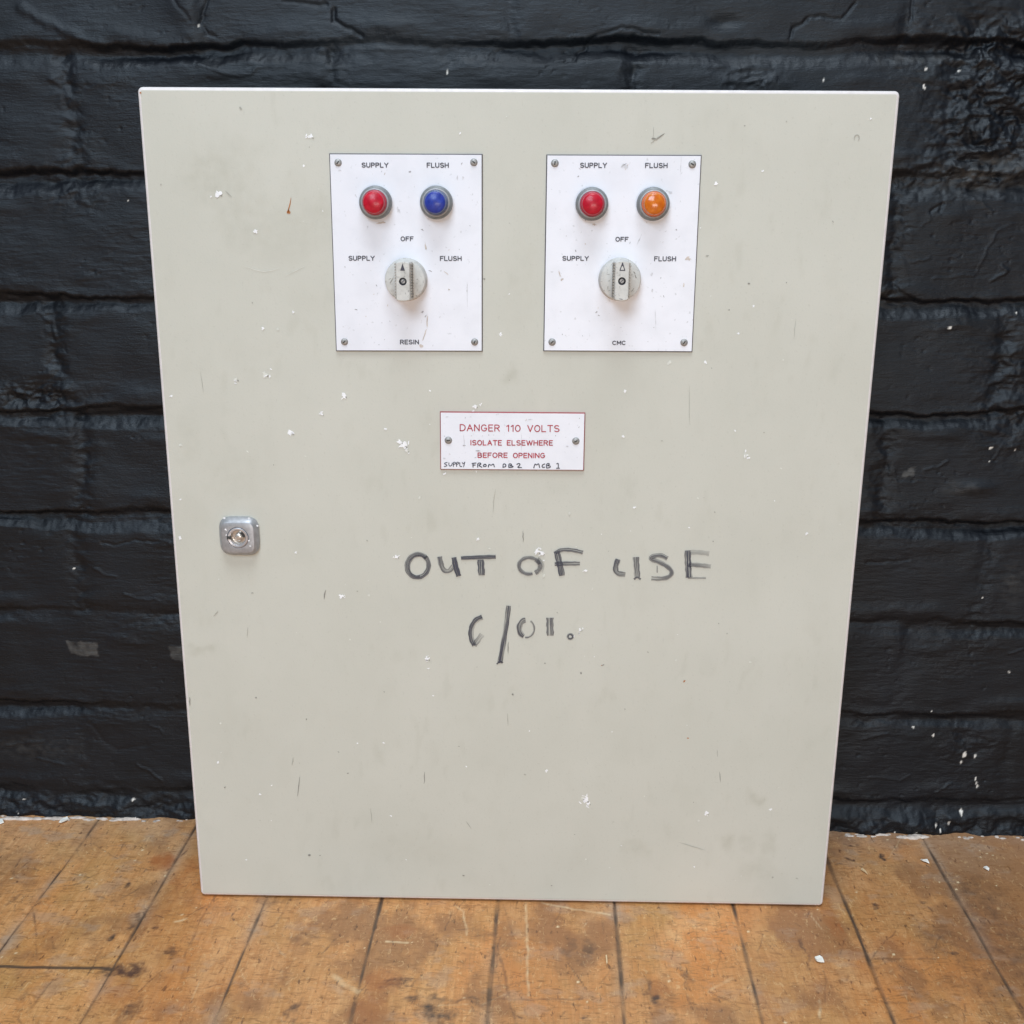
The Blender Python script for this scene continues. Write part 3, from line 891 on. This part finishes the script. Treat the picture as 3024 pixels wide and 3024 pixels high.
darks = [([(1227, 271), (1240, 260), (1252, 253)], .0006, 4), ([(1228, 262), (1236, 262)], .0011, 3), ([(1232, 240), (1231, 262)], .0004, 4), ([(1253, 252), (1236, 266)], .0005, 3), ([(912, 525), (916, 527)], .0009, 3),
         ([(567, 1462), (565, 1480), (563, 1498)], .0006, 3), ([(802, 1452), (801, 1475)], .0007, 3), ([(958, 1342), (959, 1366)], .0005, 4), ([(986, 1000), (987, 1020)], .0006, 3), ([(960, 1208), (958, 1230)], .0007, 3), ([(1357, 1452), (1358, 1472)], .0006, 3), ([(1352, 1410), (1353, 1425)], .0005, 4),
         ([(616, 1110), (613, 1128)], .0009, 3), ([(360, 1312), (361, 1328)], .0009, 3), ([(1299, 725), (1300, 800)], .0003, 4), ([(1250, 470), (1249, 520)], .0003, 4), ([(405, 1160), (414, 1150)], .0006, 4), ([(700, 1520), (703, 1548)], .0005, 4), ([(555, 1425), (553, 1440)], .0006, 4),
          ([(1302, 335), (1300, 380)], .0003, 4), ([(460, 500), (485, 509), (500, 512), (515, 510), (530, 505)], .0004, 2), ([(540, 520), (580, 500)], .0003, 2), ([(428, 360), (440, 372)], .0007, 4),  ([(880, 1545), (890, 1560)], .0006, 4), ([(1280, 1585), (1330, 1600)], .0004, 4), ([(470, 1180), (468, 1200)], .0004, 4), ([(1140, 1250), (1134, 1253)], .0008, 3),
         ([(900, 570), (902, 590)], .0006, 4), ([(935, 920), (930, 965)], .0003, 4), ([(1500, 600), (1496, 640)], .0003, 4), ([(380, 700), (386, 740)], .0003, 4)]
for P, wd, mat in darks:
    Q = [on_door(u * S, v * S) for u, v in P]
    if len(Q) == 2:
        a, b = Q
        Q = [(a[0] + (b[0] - a[0]) * t_ + rs.normal(0, .0002), a[1] + (b[1] - a[1]) * t_) for t_ in (0, .25, .5, .75, 1)]
    streakline(mb, Q, wd * .62, KY - .00005, mat)
# ring scratch, rust runs
cx, cz = on_door(1614 * S, 261 * S)
streakline(mb, [(cx + .0020 * math.cos(a * .5), cz + .0024 * math.sin(a * .5)) for a in range(-2, 9)], .0004, KY, 4)
streakline(mb, [on_door(u * S, v * S) for u, v in ((551, 373), (549, 385), (546, 396), (545, 404))], .00045, KY, 5)
for u, v, s in ((546, 400, .0016), (1290, 1282, .0011), (1297, 1389, .0010), (1233, 560, .0008), (268, 176, .0008), (1135, 1252, .0006)):
    cx, cz = on_door(u * S, v * S)
    blob(mb, cx, cz, s, KY, 5, rs)
at_ = np.zeros(len(mb.v)); at_[:nv] = grime.ravel()
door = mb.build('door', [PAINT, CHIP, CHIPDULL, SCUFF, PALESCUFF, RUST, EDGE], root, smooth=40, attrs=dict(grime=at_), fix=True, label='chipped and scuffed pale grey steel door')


# --- lettering: single stroke engraved capitals
def arc(cx, cy, rx, ry, a0, a1, n=12):
    return [(cx + rx * math.cos(R(a0 + (a1 - a0) * i / n)), cy + ry * math.sin(R(a0 + (a1 - a0) * i / n))) for i in range(n + 1)]


GLY = {
    'S': (.56, [arc(.28, .745, .26, .245, 35, 270) + arc(.28, .25, .28, .25, 90, -150)]),
    'U': (.58, [[(0, 1), (0, .28)] + arc(.28, .28, .28, .28, 180, 360) + [(.56, .3), (.56, 1)]]),
    'P': (.54, [[(0, 0), (0, 1), (.27, 1)] + arc(.27, .74, .25, .26, 90, -90) + [(0, .48)]]),
    'L': (.48, [[(0, 1), (0, 0), (.46, 0)]]),
    'Y': (.60, [[(0, 1), (.3, .48), (.6, 1)], [(.3, .48), (.3, 0)]]),
    'F': (.50, [[(0, 0), (0, 1), (.5, 1)], [(0, .53), (.4, .53)]]),
    'H': (.58, [[(0, 0), (0, 1)], [(.56, 0), (.56, 1)], [(0, .52), (.56, .52)]]),
    'O': (.64, [arc(.32, .5, .32, .5, 90, 450, 24)]),
    '0': (.56, [arc(.28, .5, .28, .5, 90, 450, 24)]),
    'R': (.56, [[(0, 0), (0, 1), (.27, 1)] + arc(.27, .75, .26, .25, 90, -90) + [(0, .5)], [(.27, .5), (.55, 0)]]),
    'E': (.48, [[(.48, 0), (0, 0), (0, 1), (.48, 1)], [(0, .52), (.4, .52)]]),
    'I': (.06, [[(.03, 0), (.03, 1)]]),
    'N': (.58, [[(0, 0), (0, 1), (.56, 0), (.56, 1)]]),
    'C': (.60, [arc(.32, .5, .32, .5, 48, 312, 20)]),
    'M': (.66, [[(0, 0), (0, 1), (.33, .3), (.66, 1), (.66, 0)]]),
    'D': (.60, [[(0, 0), (0, 1), (.24, 1)] + arc(.24, .5, .36, .5, 90, -90, 16) + [(0, 0)]]),
    'A': (.64, [[(0, 0), (.32, 1), (.64, 0)], [(.13, .36), (.51, .36)]]),
    'G': (.64, [arc(.32, .5, .32, .5, 48, 345, 20) + [(.64, .46), (.36, .46)]]),
    '1': (.30, [[(.04, .80), (.26, 1), (.26, 0)]]),
    'V': (.60, [[(0, 1), (.3, 0), (.6, 1)]]),
    'T': (.58, [[(0, 1), (.58, 1)], [(.29, 1), (.29, 0)]]),
    'B': (.56, [[(0, 0), (0, 1), (.25, 1)] + arc(.25, .765, .24, .235, 90, -90) + [(0, .53)], [(.25, .53)] + arc(.27, .265, .28, .265, 90, -90) + [(0, 0)]]),
    'W': (.86, [[(0, 1), (.21, 0), (.43, .9), (.65, 0), (.86, 1)]]),
}


def ribbon(mb, P, wd, y, mat=0):
    """constant width flat stroke with round ends and joints"""
    for (xa, za), (xb, zb) in zip(P[:-1], P[1:]):
        dl = math.hypot(xb - xa, zb - za)
        if dl < 1e-9:
            continue
        nx, nz_ = -(zb - za) / dl * wd, (xb - xa) / dl * wd
        mb.poly([(xa + nx, y, za + nz_), (xb + nx, y, zb + nz_), (xb - nx, y, zb - nz_), (xa - nx, y, za - nz_)], mat)
    for i, (x, z) in enumerate(P):
        yy = y - .00001 - .000006 * (i % 2)
        mb.poly([(x + wd * math.cos(a * math.pi / 5), yy, z + wd * math.sin(a * math.pi / 5)) for a in range(10)], mat)


def word(text, p0, p1, hgt_, y, stroke, mat, parent, name='lettering'):
    """text whose baseline runs from p0 to p1 (metres in the door plane)"""
    gap = .24
    tot = sum(GLY[ch][0] for ch in text) + gap * (len(text) - 1)
    L = math.hypot(p1[0] - p0[0], p1[1] - p0[1])
    ex, ez = (p1[0] - p0[0]) / L, (p1[1] - p0[1]) / L
    sx = L / tot
    mb = MB()
    pos = 0
    for ci, ch in enumerate(text):
        wdt, strokes = GLY[ch]
        for si, st in enumerate(strokes):
            Q = [(p0[0] + ex * (pos + a) * sx - ez * b * hgt_, p0[1] + ez * (pos + a) * sx + ex * b * hgt_) for a, b in st]
            ribbon(mb, Q, stroke, y - .00002 * si, 0)
        pos += wdt + gap
    o = mb.build(name, mat, parent)
    return o


def lathe(mb, cx, cz, prof, mats, n=48, y0=0.0):
    rings = [[(cx + r_ * math.cos(2 * math.pi * j / n), y0 - o_, cz + r_ * math.sin(2 * math.pi * j / n)) for j in range(n)] for r_, o_ in prof]
    mb.grid_rings(rings, mats, cap_end=prof[-1][0] > 1e-6)


def screw(cx, cz, y0, r_, ang, parent):
    mb = MB()
    lathe(mb, cx, cz, [(r_, 0), (r_ * .98, r_ * .12), (r_ * .85, r_ * .30), (r_ * .55, r_ * .42), (r_ * .2, r_ * .46), (.00001, r_ * .47)], 0, 28, y0)
    ca, sa = math.cos(ang), math.sin(ang)
    # slot: follows the dome
    L = []
    for i in range(9):
        q = -r_ * .93 + r_ * 1.86 * i / 8
        o_ = r_ * .47 - .33 * r_ * (abs(q) / (r_ * .9)) ** 2.2 + .00012
        L.append((q, o_))
    for (qa, oa), (qb, ob) in zip(L[:-1], L[1:]):
        hwid = r_ * .17
        mb.poly([(cx + qa * ca - hwid * sa, y0 - oa, cz + qa * sa + hwid * ca), (cx + qb * ca - hwid * sa, y0 - ob, cz + qb * sa + hwid * ca),
                 (cx + qb * ca + hwid * sa, y0 - ob, cz + qb * sa - hwid * ca), (cx + qa * ca + hwid * sa, y0 - oa, cz + qa * sa - hwid * ca)], 1)
    return mb.build('screw', [SCREW, SLOT], parent, smooth=35)


PLT = .0022                      # plate thickness


def plate(name, quad, core, label, rs, spots=(), dirt=22):
    """engraving laminate: coloured core showing round a bevelled white face"""
    mb = MB()
    cx, cz = sum(p[0] for p in quad) / 4, sum(p[1] for p in quad) / 4

    def shrink(d):
        return [(x - d * (1 if x > cx else -1), z - d * (1 if z > cz else -1)) for x, z in quad]
    back = [(x, -.0001, z) for x, z in quad]
    side = [(x, -PLT * .55, z) for x, z in quad]
    top = [(x, -PLT, z) for x, z in shrink(.00075)]
    mb.grid_rings([back, side, top], 0, cap_start=True)
    mb.poly(top, 1)
    ye = -PLT - .0002
    for (u, v, sx, sz, ang, mat) in spots:
        x, z = on_door(u, v, -PLT)
        blob(mb, x, z, 1.0, ye - rs.uniform(0, .00004), mat, rs, sx, sz, ang)
    xs_, zs_ = [p[0] for p in quad], [p[1] for p in quad]
    for q in range(dirt):
        x, z = rs.uniform(min(xs_) + .004, max(xs_) - .004), rs.uniform(min(zs_) + .004, max(zs_) - .004)
        a, ln = rs.uniform(-.2, 3.0), rs.uniform(.0006, .0020)
        streakline(mb, [(x, z), (x + ln * .5 * math.cos(a), z + ln * .5 * math.sin(a) + rs.normal(0, .0003)), (x + ln * math.cos(a), z + ln * math.sin(a))], rs.uniform(.00018, .0004), ye, int(rs.choice([2, 2, 3, 4])))
    return mb.build(name, [core, LAMW, PLATEDIRT, PLATESTAIN, PALEDIRT], root, label=label)


PALEDIRT = simple('plate_pale_dirt', (0.62, 0.62, 0.65), 0.6, var=.15)
rs = np.random.RandomState(8)
YL = -PLT - .00025


def zl(u, v):
    return 940 + u * .3313, 420 + v * .3313


def zr(u, v):
    return 1560 + u * .3313, 420 + v * .3313


def zw(u, v):
    return 1260 + u * .2588, 1180 + v * .2588


def put_words(lst, conv, stroke, mat, parent, name='lettering'):
    for text, xa, xb, ya, yb_, tilt in lst:
        p0 = on_door(*conv(xa, yb_), -PLT)
        p1 = on_door(*conv(xb, yb_ + tilt), -PLT)
        pt = on_door(*conv(xa, ya), -PLT)
        word(text, (p0[0] + stroke, p0[1] + stroke), (p1[0] - stroke, p1[1] + stroke), pt[1] - p0[1] - 2 * stroke, YL, stroke, mat, parent, name)


ql = [(-.1493, .6866), (-.0267, .6869), (-.0267, .5300), (-.1494, .5292)]
SPL = [(*zl(818, 264), .0010, .0008, 0, 2), (*zl(930, 780), .0016, .0006, -.6, 2), (*zl(960, 930), .0006, .0035, .2, 3), (*zl(975, 1600), .0005, .0075, -.05, 3), (*zl(950, 1720), .0006, .0050, -.35, 3), (*zl(922, 1810), .0020, .0014, 0, 3),
       (*zl(1330, 1330), .0003, .0110, 0, 4), (*zl(1328, 1305), .0004, .0030, 0, 2), (*zl(720, 610), .0014, .0016, .5, 4), (*zl(1000, 1145), .0018, .0004, -.3, 2), (*zl(340, 1487), .0014, .0005, -.3, 2), (*zl(1240, 320), .0008, .0022, 0, 4), (*zl(1290, 320), .0008, .0018, -.3, 4), (*zl(930, 1510), .0011, .0008, .5, 2), (*zl(960, 1545), .0012, .0006, .8, 2),
       (*zl(1170, 1310), .0014, .0008, 0, 3), (*zl(200, 253), .0012, .0006, 0, 4), (*zl(560, 718), .0035, .0008, .1, 3), (*zl(1145, 1165), .0026, .0004, -.6, 3)]
pl = plate('control_plate', ql, LAMK, 'white control plate marked RESIN, with red and blue lamps', rs, SPL)
put_words([('SUPPLY', 392, 632, 182, 228, 1), ('FLUSH', 970, 1168, 183, 230, 0), ('OFF', 738, 855, 838, 882, 0), ('SUPPLY', 276, 510, 1010, 1055, 0), ('FLUSH', 1087, 1282, 1012, 1057, 0), ('RESIN', 733, 903, 1755, 1798, 0)], zl, .00040, INKK, pl)
for (u, v, a) in ((181, 183, .9), (1388, 180, -.7), (238, 1775, .8), (1395, 1777, 1.2)):
    x, z = on_door(*zl(u, v), -PLT - .001)
    screw(x, z, -PLT, .0030, a, pl)

qr = [(.0242, .6868), (.1474, .6872), (.1479, .5312), (.0240, .5308)]
SPR = [(*zr(855, 215), .0026, .0022, .3, 4), (*zr(870, 225), .0022, .0007, 1.1, 3), (*zr(850, 205), .0022, .0005, .5, 2), (*zr(1260, 445), .0018, .0012, 0, 4), (*zr(985, 870), .0004, .0050, -.4, 4), (*zr(590, 735), .0024, .0008, 0, 3), (*zr(1418, 1035), .0024, .0018, 0, 3), (*zr(1315, 780), .0007, .0006, 0, 2), (*zr(280, 1170), .0005, .0040, .3, 3), (*zr(300, 1220), .0012, .0010, .3, 3),
       (*zr(625, 1540), .0012, .0006, -.3, 2), (*zr(605, 1512), .0012, .0005, .5, 2), (*zr(1100, 1320), .0007, .0018, 0, 4), (*zr(1130, 1580), .0004, .0090, .1, 4), (*zr(1355, 220), .0003, .0070, 0, 4), (*zr(1380, 1270), .0005, .0016, 0, 3), (*zr(445, 305), .0008, .0006, 0, 2), (*zr(1095, 1175), .0012, .0012, 0, 4), (*zr(420, 965), .0006, .0014, 0, 2)]
pr = plate('control_plate', qr, LAMK, 'white control plate marked CMC, with red and amber lamps', rs, SPR)
put_words([('SUPPLY', 459, 699, 183, 231, 1), ('FLUSH', 1036, 1238, 185, 233, 0), ('OFF', 773, 890, 842, 886, 0), ('SUPPLY', 302, 538, 1011, 1055, 1), ('FLUSH', 1117, 1313, 1015, 1060, 0), ('CMC', 745, 866, 1764, 1804, 0)], zr, .00040, INKK, pr)
for (u, v, a) in ((237, 188, 1.5), (1458, 198, -.55), (212, 1778, .75), (1385, 1782, .95)):
    x, z = on_door(*zr(u, v), -PLT - .001)
    screw(x, z, -PLT, .0031, a, pr)

qw = [on_door(*zw(155, 127), -.001), on_door(*zw(1808, 140), -.001), on_door(*zw(1792, 798), -.001), on_door(*zw(161, 786), -.001)]
SPW = [(*zw(430, 460), .0003, .0080, .05, 4), (*zw(430, 515), .0014, .0006, 0, 2), (*zw(1080, 480), .0003, .0080, 0, 4), (*zw(590, 575), .0018, .0006, 0, 2), (*zw(1180, 218), .0022, .0005, 0, 4), (*zw(235, 187), .0012, .0005, 0, 4), (*zw(1605, 522), .0012, .0006, 0, 4), (*zw(205, 662), .0009, .0008, 0, 4), (*zw(515, 403), .0006, .0005, 0, 4), (*zw(640, 403), .0006, .0005, 0, 4), (*zw(555, 652), .0010, .0004, .5, 2)]
pw = plate('warning_plate', qw, LAMR, 'white danger plate with red engraved lettering and red edge', rs, SPW, 8)
put_words([('DANGER', 380, 838, 270, 350, 6), ('110', 905, 1072, 277, 357, 2), ('VOLTS', 1148, 1515, 280, 361, 1), ('ISOLATE', 500, 860, 450, 513, 2), ('ELSEWHERE', 915, 1440, 452, 515, 1), ('BEFORE', 583, 925, 593, 655, 1), ('OPENING', 985, 1352, 596, 658, 1)], zw, .00042, INKR, pw)
for (u, v, a) in ((250, 457, .05), (1701, 466, .5)):
    x, z = on_door(*zw(u, v), -PLT - .001)
    screw(x, z, -PLT, .0032, a, pw)
# pen writing on the plate
HAND = [[(238, 706), (212, 712), (205, 722), (232, 732), (236, 744), (205, 753)], [(258, 710), (256, 735), (268, 750), (288, 742), (296, 712)], [(308, 752), (306, 704), (330, 704), (338, 718), (310, 730)], [(345, 752), (344, 704), (366, 703), (374, 717), (348, 728)], [(382, 708), (380, 752), (404, 752)], [(408, 706), (420, 726), (438, 702)], [(438, 702), (430, 735), (424, 756)],
        [(530, 716), (532, 760)], [(520, 718), (565, 712)], [(530, 736), (556, 736)], [(585, 760), (584, 714), (618, 712), (622, 728), (590, 738), (632, 760)], [(668, 726), (648, 738), (652, 754), (678, 752), (684, 734), (668, 726)], [(706, 758), (710, 724), (738, 742), (764, 718), (774, 756)],
        [(872, 762), (874, 722), (898, 724), (908, 742), (896, 758), (872, 760)], [(938, 760), (938, 722), (966, 722), (970, 736), (945, 742), (988, 748), (984, 760), (938, 762)], [(1030, 728), (1052, 716), (1068, 726), (1058, 744), (1034, 764), (1082, 764)],
        [(1222, 768), (1236, 718), (1254, 740), (1278, 714), (1288, 764)], [(1346, 724), (1322, 732), (1314, 752), (1328, 764), (1346, 760)], [(1368, 768), (1366, 722), (1396, 716), (1400, 732), (1372, 742), (1412, 746), (1408, 764), (1370, 770)], [(1484, 722), (1502, 712), (1500, 770)], [(1480, 772), (1514, 772)]]
mb = MB()
for k, st in enumerate(HAND):
    Q = [on_door(*zw(*p), -PLT) for p in st]
    # round the corners a little
    for _ in range(2):
        N = [Q[0]]
        for a, b in zip(Q[:-1], Q[1:]):
            N += [(a[0] * .75 + b[0] * .25, a[1] * .75 + b[1] * .25), (a[0] * .25 + b[0] * .75, a[1] * .25 + b[1] * .75)]
        Q = N + [Q[-1]]
    ribbon(mb, Q, .00042 if k > 6 else .00034, YL - .00003 * (k % 3))
mb.build('handwriting', PEN, pw, label='black pen writing along the bottom of the plate')


# --- pilot lights
def pilot(u, v, colour, conv):
    x, z = on_door(*conv(u, v), -PLT - .004)
    mb = MB()
    lathe(mb, x, z, [(.0131, 0), (.0131, .0050), (.0126, .0066), (.0113, .0076), (.0110, .0076), (.0107, .0085), (.0101, .0088), (.0098, .0084), (.0096, .0060)], [0, 0, 0, 0, 1, 1, 1, 1], 64, -PLT)
    b = mb.build('pilot_light', [BEZEL, BEZELIN], root, smooth=35, label='grey ringed pilot light with %s lens' % colour)
    mb = MB()
    prof = [(.0098, .0042), (.0097, .0096), (.0094, .0104), (.0088, .0106), (.0086, .0110), (.0084, .0152), (.0080, .0164), (.0075, .0168)]
    mats = [1, 1, 1, 1, 1, 0, 0]
    r_ = .0075
    while r_ > .0012:                    # moulded rings of the lens face
        prof += [(r_ - .00045, .0169 + .0016 * (1 - (r_ / .0075) ** 2) + .00008), (r_ - .0009, .0169 + .0016 * (1 - ((r_ - .0009) / .0075) ** 2))]
        mats += [0, 0]
        r_ -= .0009
    prof.append((.00001, .0185)); mats.append(0)
    lathe(mb, x, z, prof, mats, 64, -PLT)
    mb.build('lens', list(LENS[colour]), b, smooth=50)
    return b


pilot(515, 538, 'red', zl)['label'] = 'grey ringed pilot light with red lens above RESIN switch'
pilot(1055, 538, 'blue', zl)
pilot(566, 551, 'red', zr)['label'] = 'grey ringed pilot light with red lens above CMC switch'
pilot(1110, 551, 'amber', zr)


# --- rotary switches
def switch(u, v, conv, hollow, where, marks):
    x, z = on_door(*conv(u, v), -PLT - .006)
    mb = MB()
    lathe(mb, x, z, [(.0174, 0), (.0174, .0014), (.0169, .0020), (.0164, .0092), (.0161, .0100), (.0154, .0104), (.00001, .0104)], 0, 64, -PLT)
    for (du, dv, s, a) in marks:
        blob(mb, x + du, z + dv, s, -PLT - .01052, 1, rs, 2.2, .5, a)
    base = mb.build('rotary_switch', [KNOB, SCUFF], root, smooth=35, label='light grey rotary switch turned to OFF on the %s plate' % where)
    n_, hb, rb = 120, .0055, .0157
    angs = [2 * math.pi * (j + .5) / n_ for j in range(n_)]

    def outline(h_, r_):
        return [(min(h_ / max(1e-6, abs(math.cos(a))), r_) * math.cos(a), min(h_ / max(1e-6, abs(math.cos(a))), r_) * math.sin(a)) for a in angs]
    rings = []
    for (h_, r_, o_) in ((.0062, .0160, .0100), (.0057, .0158, .0240), (.0054, .0155, .0249), (.0049, .0150, .0253)):
        rings.append([(x + a, -PLT - o_, z + b) for a, b in outline(h_, r_)])
    for (r_, o_) in ((.0031, .0253), (.0028, .0250), (.0028, .0215), (.00001, .0215)):
        rings.append([(x + r_ * math.cos(a), -PLT - o_, z + r_ * math.sin(a)) for a in angs])
    mb = MB()
    mb.grid_rings(rings, [0, 0, 0, 0, 2, 2, 2])
    # finger ribs down both flanks
    for s in (-1, 1):
        for k in range(13):
            zc = z - .0132 + .0022 * k
            mb.box(x + s * .0056, x + s * .0068, -PLT - .0228, -PLT - .0103, zc - .0006, zc + .0006, 1)
    # pointer arrow
    yy = -PLT - .02540
    tri = [(x - .0019, z + .0084), (x, z + .0142), (x + .0019, z + .0084)]
    if hollow:
        ribbon(mb, tri + [tri[0]], .00038, yy, 2)
        mb.poly([(x - .0008, yy - .00004, z + .0118), (x + .0008, yy - .00004, z + .0118), (x, yy - .00004, z + .0140)], 2)
    else:
        mb.poly([(a, yy, b) for a, b in tri], 2)
    # screw in the hole
    lathe(mb, x, z, [(.0023, .0216), (.0023, .0232), (.0016, .0240), (.00001, .0240)], 3, 20, -PLT)
    mb.poly([(x + a, -PLT - .02405, z + b) for a, b in ((-.0014, -.0010), (-.0010, -.0014), (.0014, .0010), (.0010, .0014))], 2)
    if hollow:
        streakline(mb, [(x - .002, z - .0138), (x, z - .0141), (x + .0012, z - .0142)], .0003, yy, 2)
    mb.build('grip', [KNOB, RIB, KARROW, SCREW], base, smooth=25)


switch(782, 1226, zl, False, 'RESIN', [(-.0115, -.001, .0008, 1.2), (-.0105, .000, .0007, 1.2), (-.0122, .001, .0005, .4)])
switch(816, 1223, zr, True, 'CMC', [(.011, .006, .0008, 2.2), (.012, .003, .0009, 2.0), (.010, -.008, .0008, 1.0), (-.010, -.006, .0008, 1.6), (-.009, -.0085, .0006, .3)])

# --- lock
x, z = on_door(600 + 950 * .1139, 1480 + 890 * .1139, -.004)
n_ = 96
angs = [2 * math.pi * j / n_ for j in range(n_)]


def sq(h_, p=5.5):
    return [(h_ * math.copysign(abs(math.cos(a)) ** (2 / p), math.cos(a)), h_ * math.copysign(abs(math.sin(a)) ** (2 / p), math.sin(a))) for a in angs]


rings = []
for h_, o_, p in ((.0174, 0, 4.0), (.0174, .0022, 4.0), (.0169, .0030, 4.0), (.0143, .0070, 5), (.0137, .0073, 5)):
    rings.append([(x + a, -o_, z + b) for a, b in sq(h_, p)])
for r_, o_ in ((.0096, .0073), (.0094, .0070), (.0093, .0058)):
    rings.append([(x + r_ * math.cos(a), -o_, z + r_ * math.sin(a)) for a in angs])
mb = MB()
mb.grid_rings(rings, [0, 0, 0, 0, 0, 1, 1])
for (du, dz, s) in ((-.0100, .0075, .0010), (-.0098, .0025, .0008), (.0105, -.0075, .0008), (-.012, .0165, .0012), (.010, .0168, .0010), (.0165, .010, .0010), (.0095, -.0025, .0009)):
    blob(mb, x + du, z + dz, s, -.0075 if abs(dz) < .012 and abs(du) < .013 else -.0036, 2, rs)
lock = mb.build('door_lock', [LOCKM, LOCKIN, CHIP], root, smooth=40, label='square chrome quarter turn lock on the left of the door')
mb = MB()
lathe(mb, x, z, [(.0092, .0050), (.0090, .0074), (.0084, .0078), (.0070, .0076), (.0064, .0068), (.0062, .0030), (.00001, .0026)], [0, 0, 0, 0, 1, 1], 64, 0)
lathe(mb, x + .0004, z + .0002, [(.0034, .0026), (.0033, .0058), (.0022, .0066), (.0010, .0068), (.00001, .0068)], 1, 32, 0)
mb.box(x - .0095, x - .0058, -.00795, -.0072, z - .0014, z + .0014, 2)
mb.box(x + .0018, x + .0060, -.0050, -.0035, z - .0002, z + .0040, 2)
mb.build('lock_insert', [LOCKIN, BRASS, SLOT], lock, smooth=35)

# --- dry marker scrawl across the door
def zm(u, v):
    return 1120 + u * .5383, 1560 + v * .5383


def ell(cx, cy, rx, ry, a0, a1, tilt=0, n=30):
    out = []
    for i in range(n + 1):
        a = R(a0 + (a1 - a0) * i / n)
        px_, py_ = rx * math.cos(a), ry * math.sin(a)
        out.append((cx + px_ * math.cos(tilt) - py_ * math.sin(tilt), cy + px_ * math.sin(tilt) + py_ * math.cos(tilt)))
    return out


# (points, half width, ink at start, ink at end)
MARK = [(ell(213, 198, 60, 64, 300, -70, .35), 12, .8, .8), (ell(216, 200, 50, 58, 60, 300, .3), 6, .7, .7),
        ([(332, 148), (342, 195), (358, 226), (388, 228), (408, 196)], 13, 1.0, .55), ([(411, 152), (420, 200), (438, 255)], 14, 1.0, 1.0),
        ([(450, 156), (540, 152), (640, 149)], 11, .95, 1.0), ([(557, 165), (560, 205), (563, 250)], 18, .95, 1.0),
        (ell(822, 198, 56, 45, 350, 70), 10, .7, .85), (ell(828, 200, 54, 42, 60, -60), 12, .8, .3), (ell(862, 205, 28, 40, -80, 40), 14, .5, .15),
        ([(972, 118), (988, 180), (1002, 252)], 16, .95, 1.0), ([(966, 128), (1000, 110), (1060, 112), (1116, 126)], 11, .95, .75), ([(962, 188), (1030, 185), (1100, 186)], 12, .95, .8),
        ([(1308, 162), (1292, 205), (1300, 240), (1348, 246)], 14, 1.0, .55), ([(1406, 150), (1408, 200), (1413, 262)], 16, .7, .8), ([(1395, 272), (1413, 258), (1432, 272)], 5, .9, .9),
        ([(1578, 158), (1540, 138), (1498, 146), (1480, 160), (1530, 175), (1585, 205), (1608, 235), (1585, 262), (1540, 270), (1490, 266)], 12, .75, .6), ([(1522, 198), (1522, 236)], 4, .5, .5),
        ([(1688, 114), (1690, 190), (1696, 262)], 17, .95, 1.0), ([(1702, 124), (1760, 126), (1806, 132)], 13, .36, .28), ([(1694, 204), (1700, 190), (1760, 196), (1815, 202)], 12, .9, .35), ([(1690, 264), (1740, 266), (1788, 265)], 5, .75, .6),
        ([(566, 478), (530, 492), (504, 540), (504, 592), (524, 634)], 14, .95, .95), ([(522, 634), (545, 600), (566, 572)], 14, .75, .18),
        ([(710, 416), (700, 500), (682, 620), (662, 730)], 13, .9, 1.0), ([(645, 736), (662, 720), (680, 728)], 5, .9, .9),
        (ell(806, 540, 38, 46, 265, 110), 14, .8, .85), (ell(808, 542, 42, 48, 100, -60), 5, .85, .6),
        ([(936, 482), (936, 530), (938, 580)], 19, .95, .9), (ell(1047, 585, 14, 13, 150, 500), 6, .9, .9)]
WORDS = {0: 'OUT', 6: 'OF', 12: 'USE', 21: '6/01.'}
for k, (pts, hwid, i0, i1) in enumerate(MARK):
    if k in WORDS:
        mb = MB()
        along, across, ink, pick = [], [], [], []
        said = WORDS[k]
    for _ in range(2 if len(pts) < 20 else 0):
        N = [pts[0]]
        for a, b in zip(pts[:-1], pts[1:]):
            N += [(a[0] * .75 + b[0] * .25, a[1] * .75 + b[1] * .25), (a[0] * .25 + b[0] * .75, a[1] * .25 + b[1] * .75)]
        pts = N + [pts[-1]]
    Q = [on_door(*zm(*p)) for p in pts]
    wd = hwid * .5383 * .00031
    n_ = len(Q)
    k0 = len(mb.v)
    run = 0
    NA = 5
    for i in range(n_):
        xa, za = Q[max(0, i - 1)]
        xb, zb = Q[min(n_ - 1, i + 1)]
        dl = math.hypot(xb - xa, zb - za) + 1e-9
        nx, nz_ = -(zb - za) / dl, (xb - xa) / dl
        if i:
            run += math.hypot(Q[i][0] - Q[i - 1][0], Q[i][1] - Q[i - 1][1])
        wv = wd * (1 + .10 * math.sin(run * 900 + k))
        for j in range(NA):
            s = -1 + 2 * j / (NA - 1)
            mb.v.append((Q[i][0] + nx * wv * s, -.0006 - .00004 * (k % 4), Q[i][1] + nz_ * wv * s))
            along.append(run); across.append(s)
            q = i0 + (i1 - i0) * i / max(1, n_ - 1)
            ink.append(q * (.95 if abs(s) < .9 else .8)); pick.append(k * 3.17)
    for i in range(n_ - 1):
        for j in range(NA - 1):
            a = k0 + i * NA + j
            mb.f.append([a, a + 1, a + NA + 1, a + NA]); mb.mi.append(0)
    if k + 1 in WORDS or k + 1 == len(MARK):
        mb.build('marker_writing', MARKER, root, attrs=dict(along=along, across=across, ink=ink, pick=pick), label='faded dark marker scrawl reading %s on the door' % said)
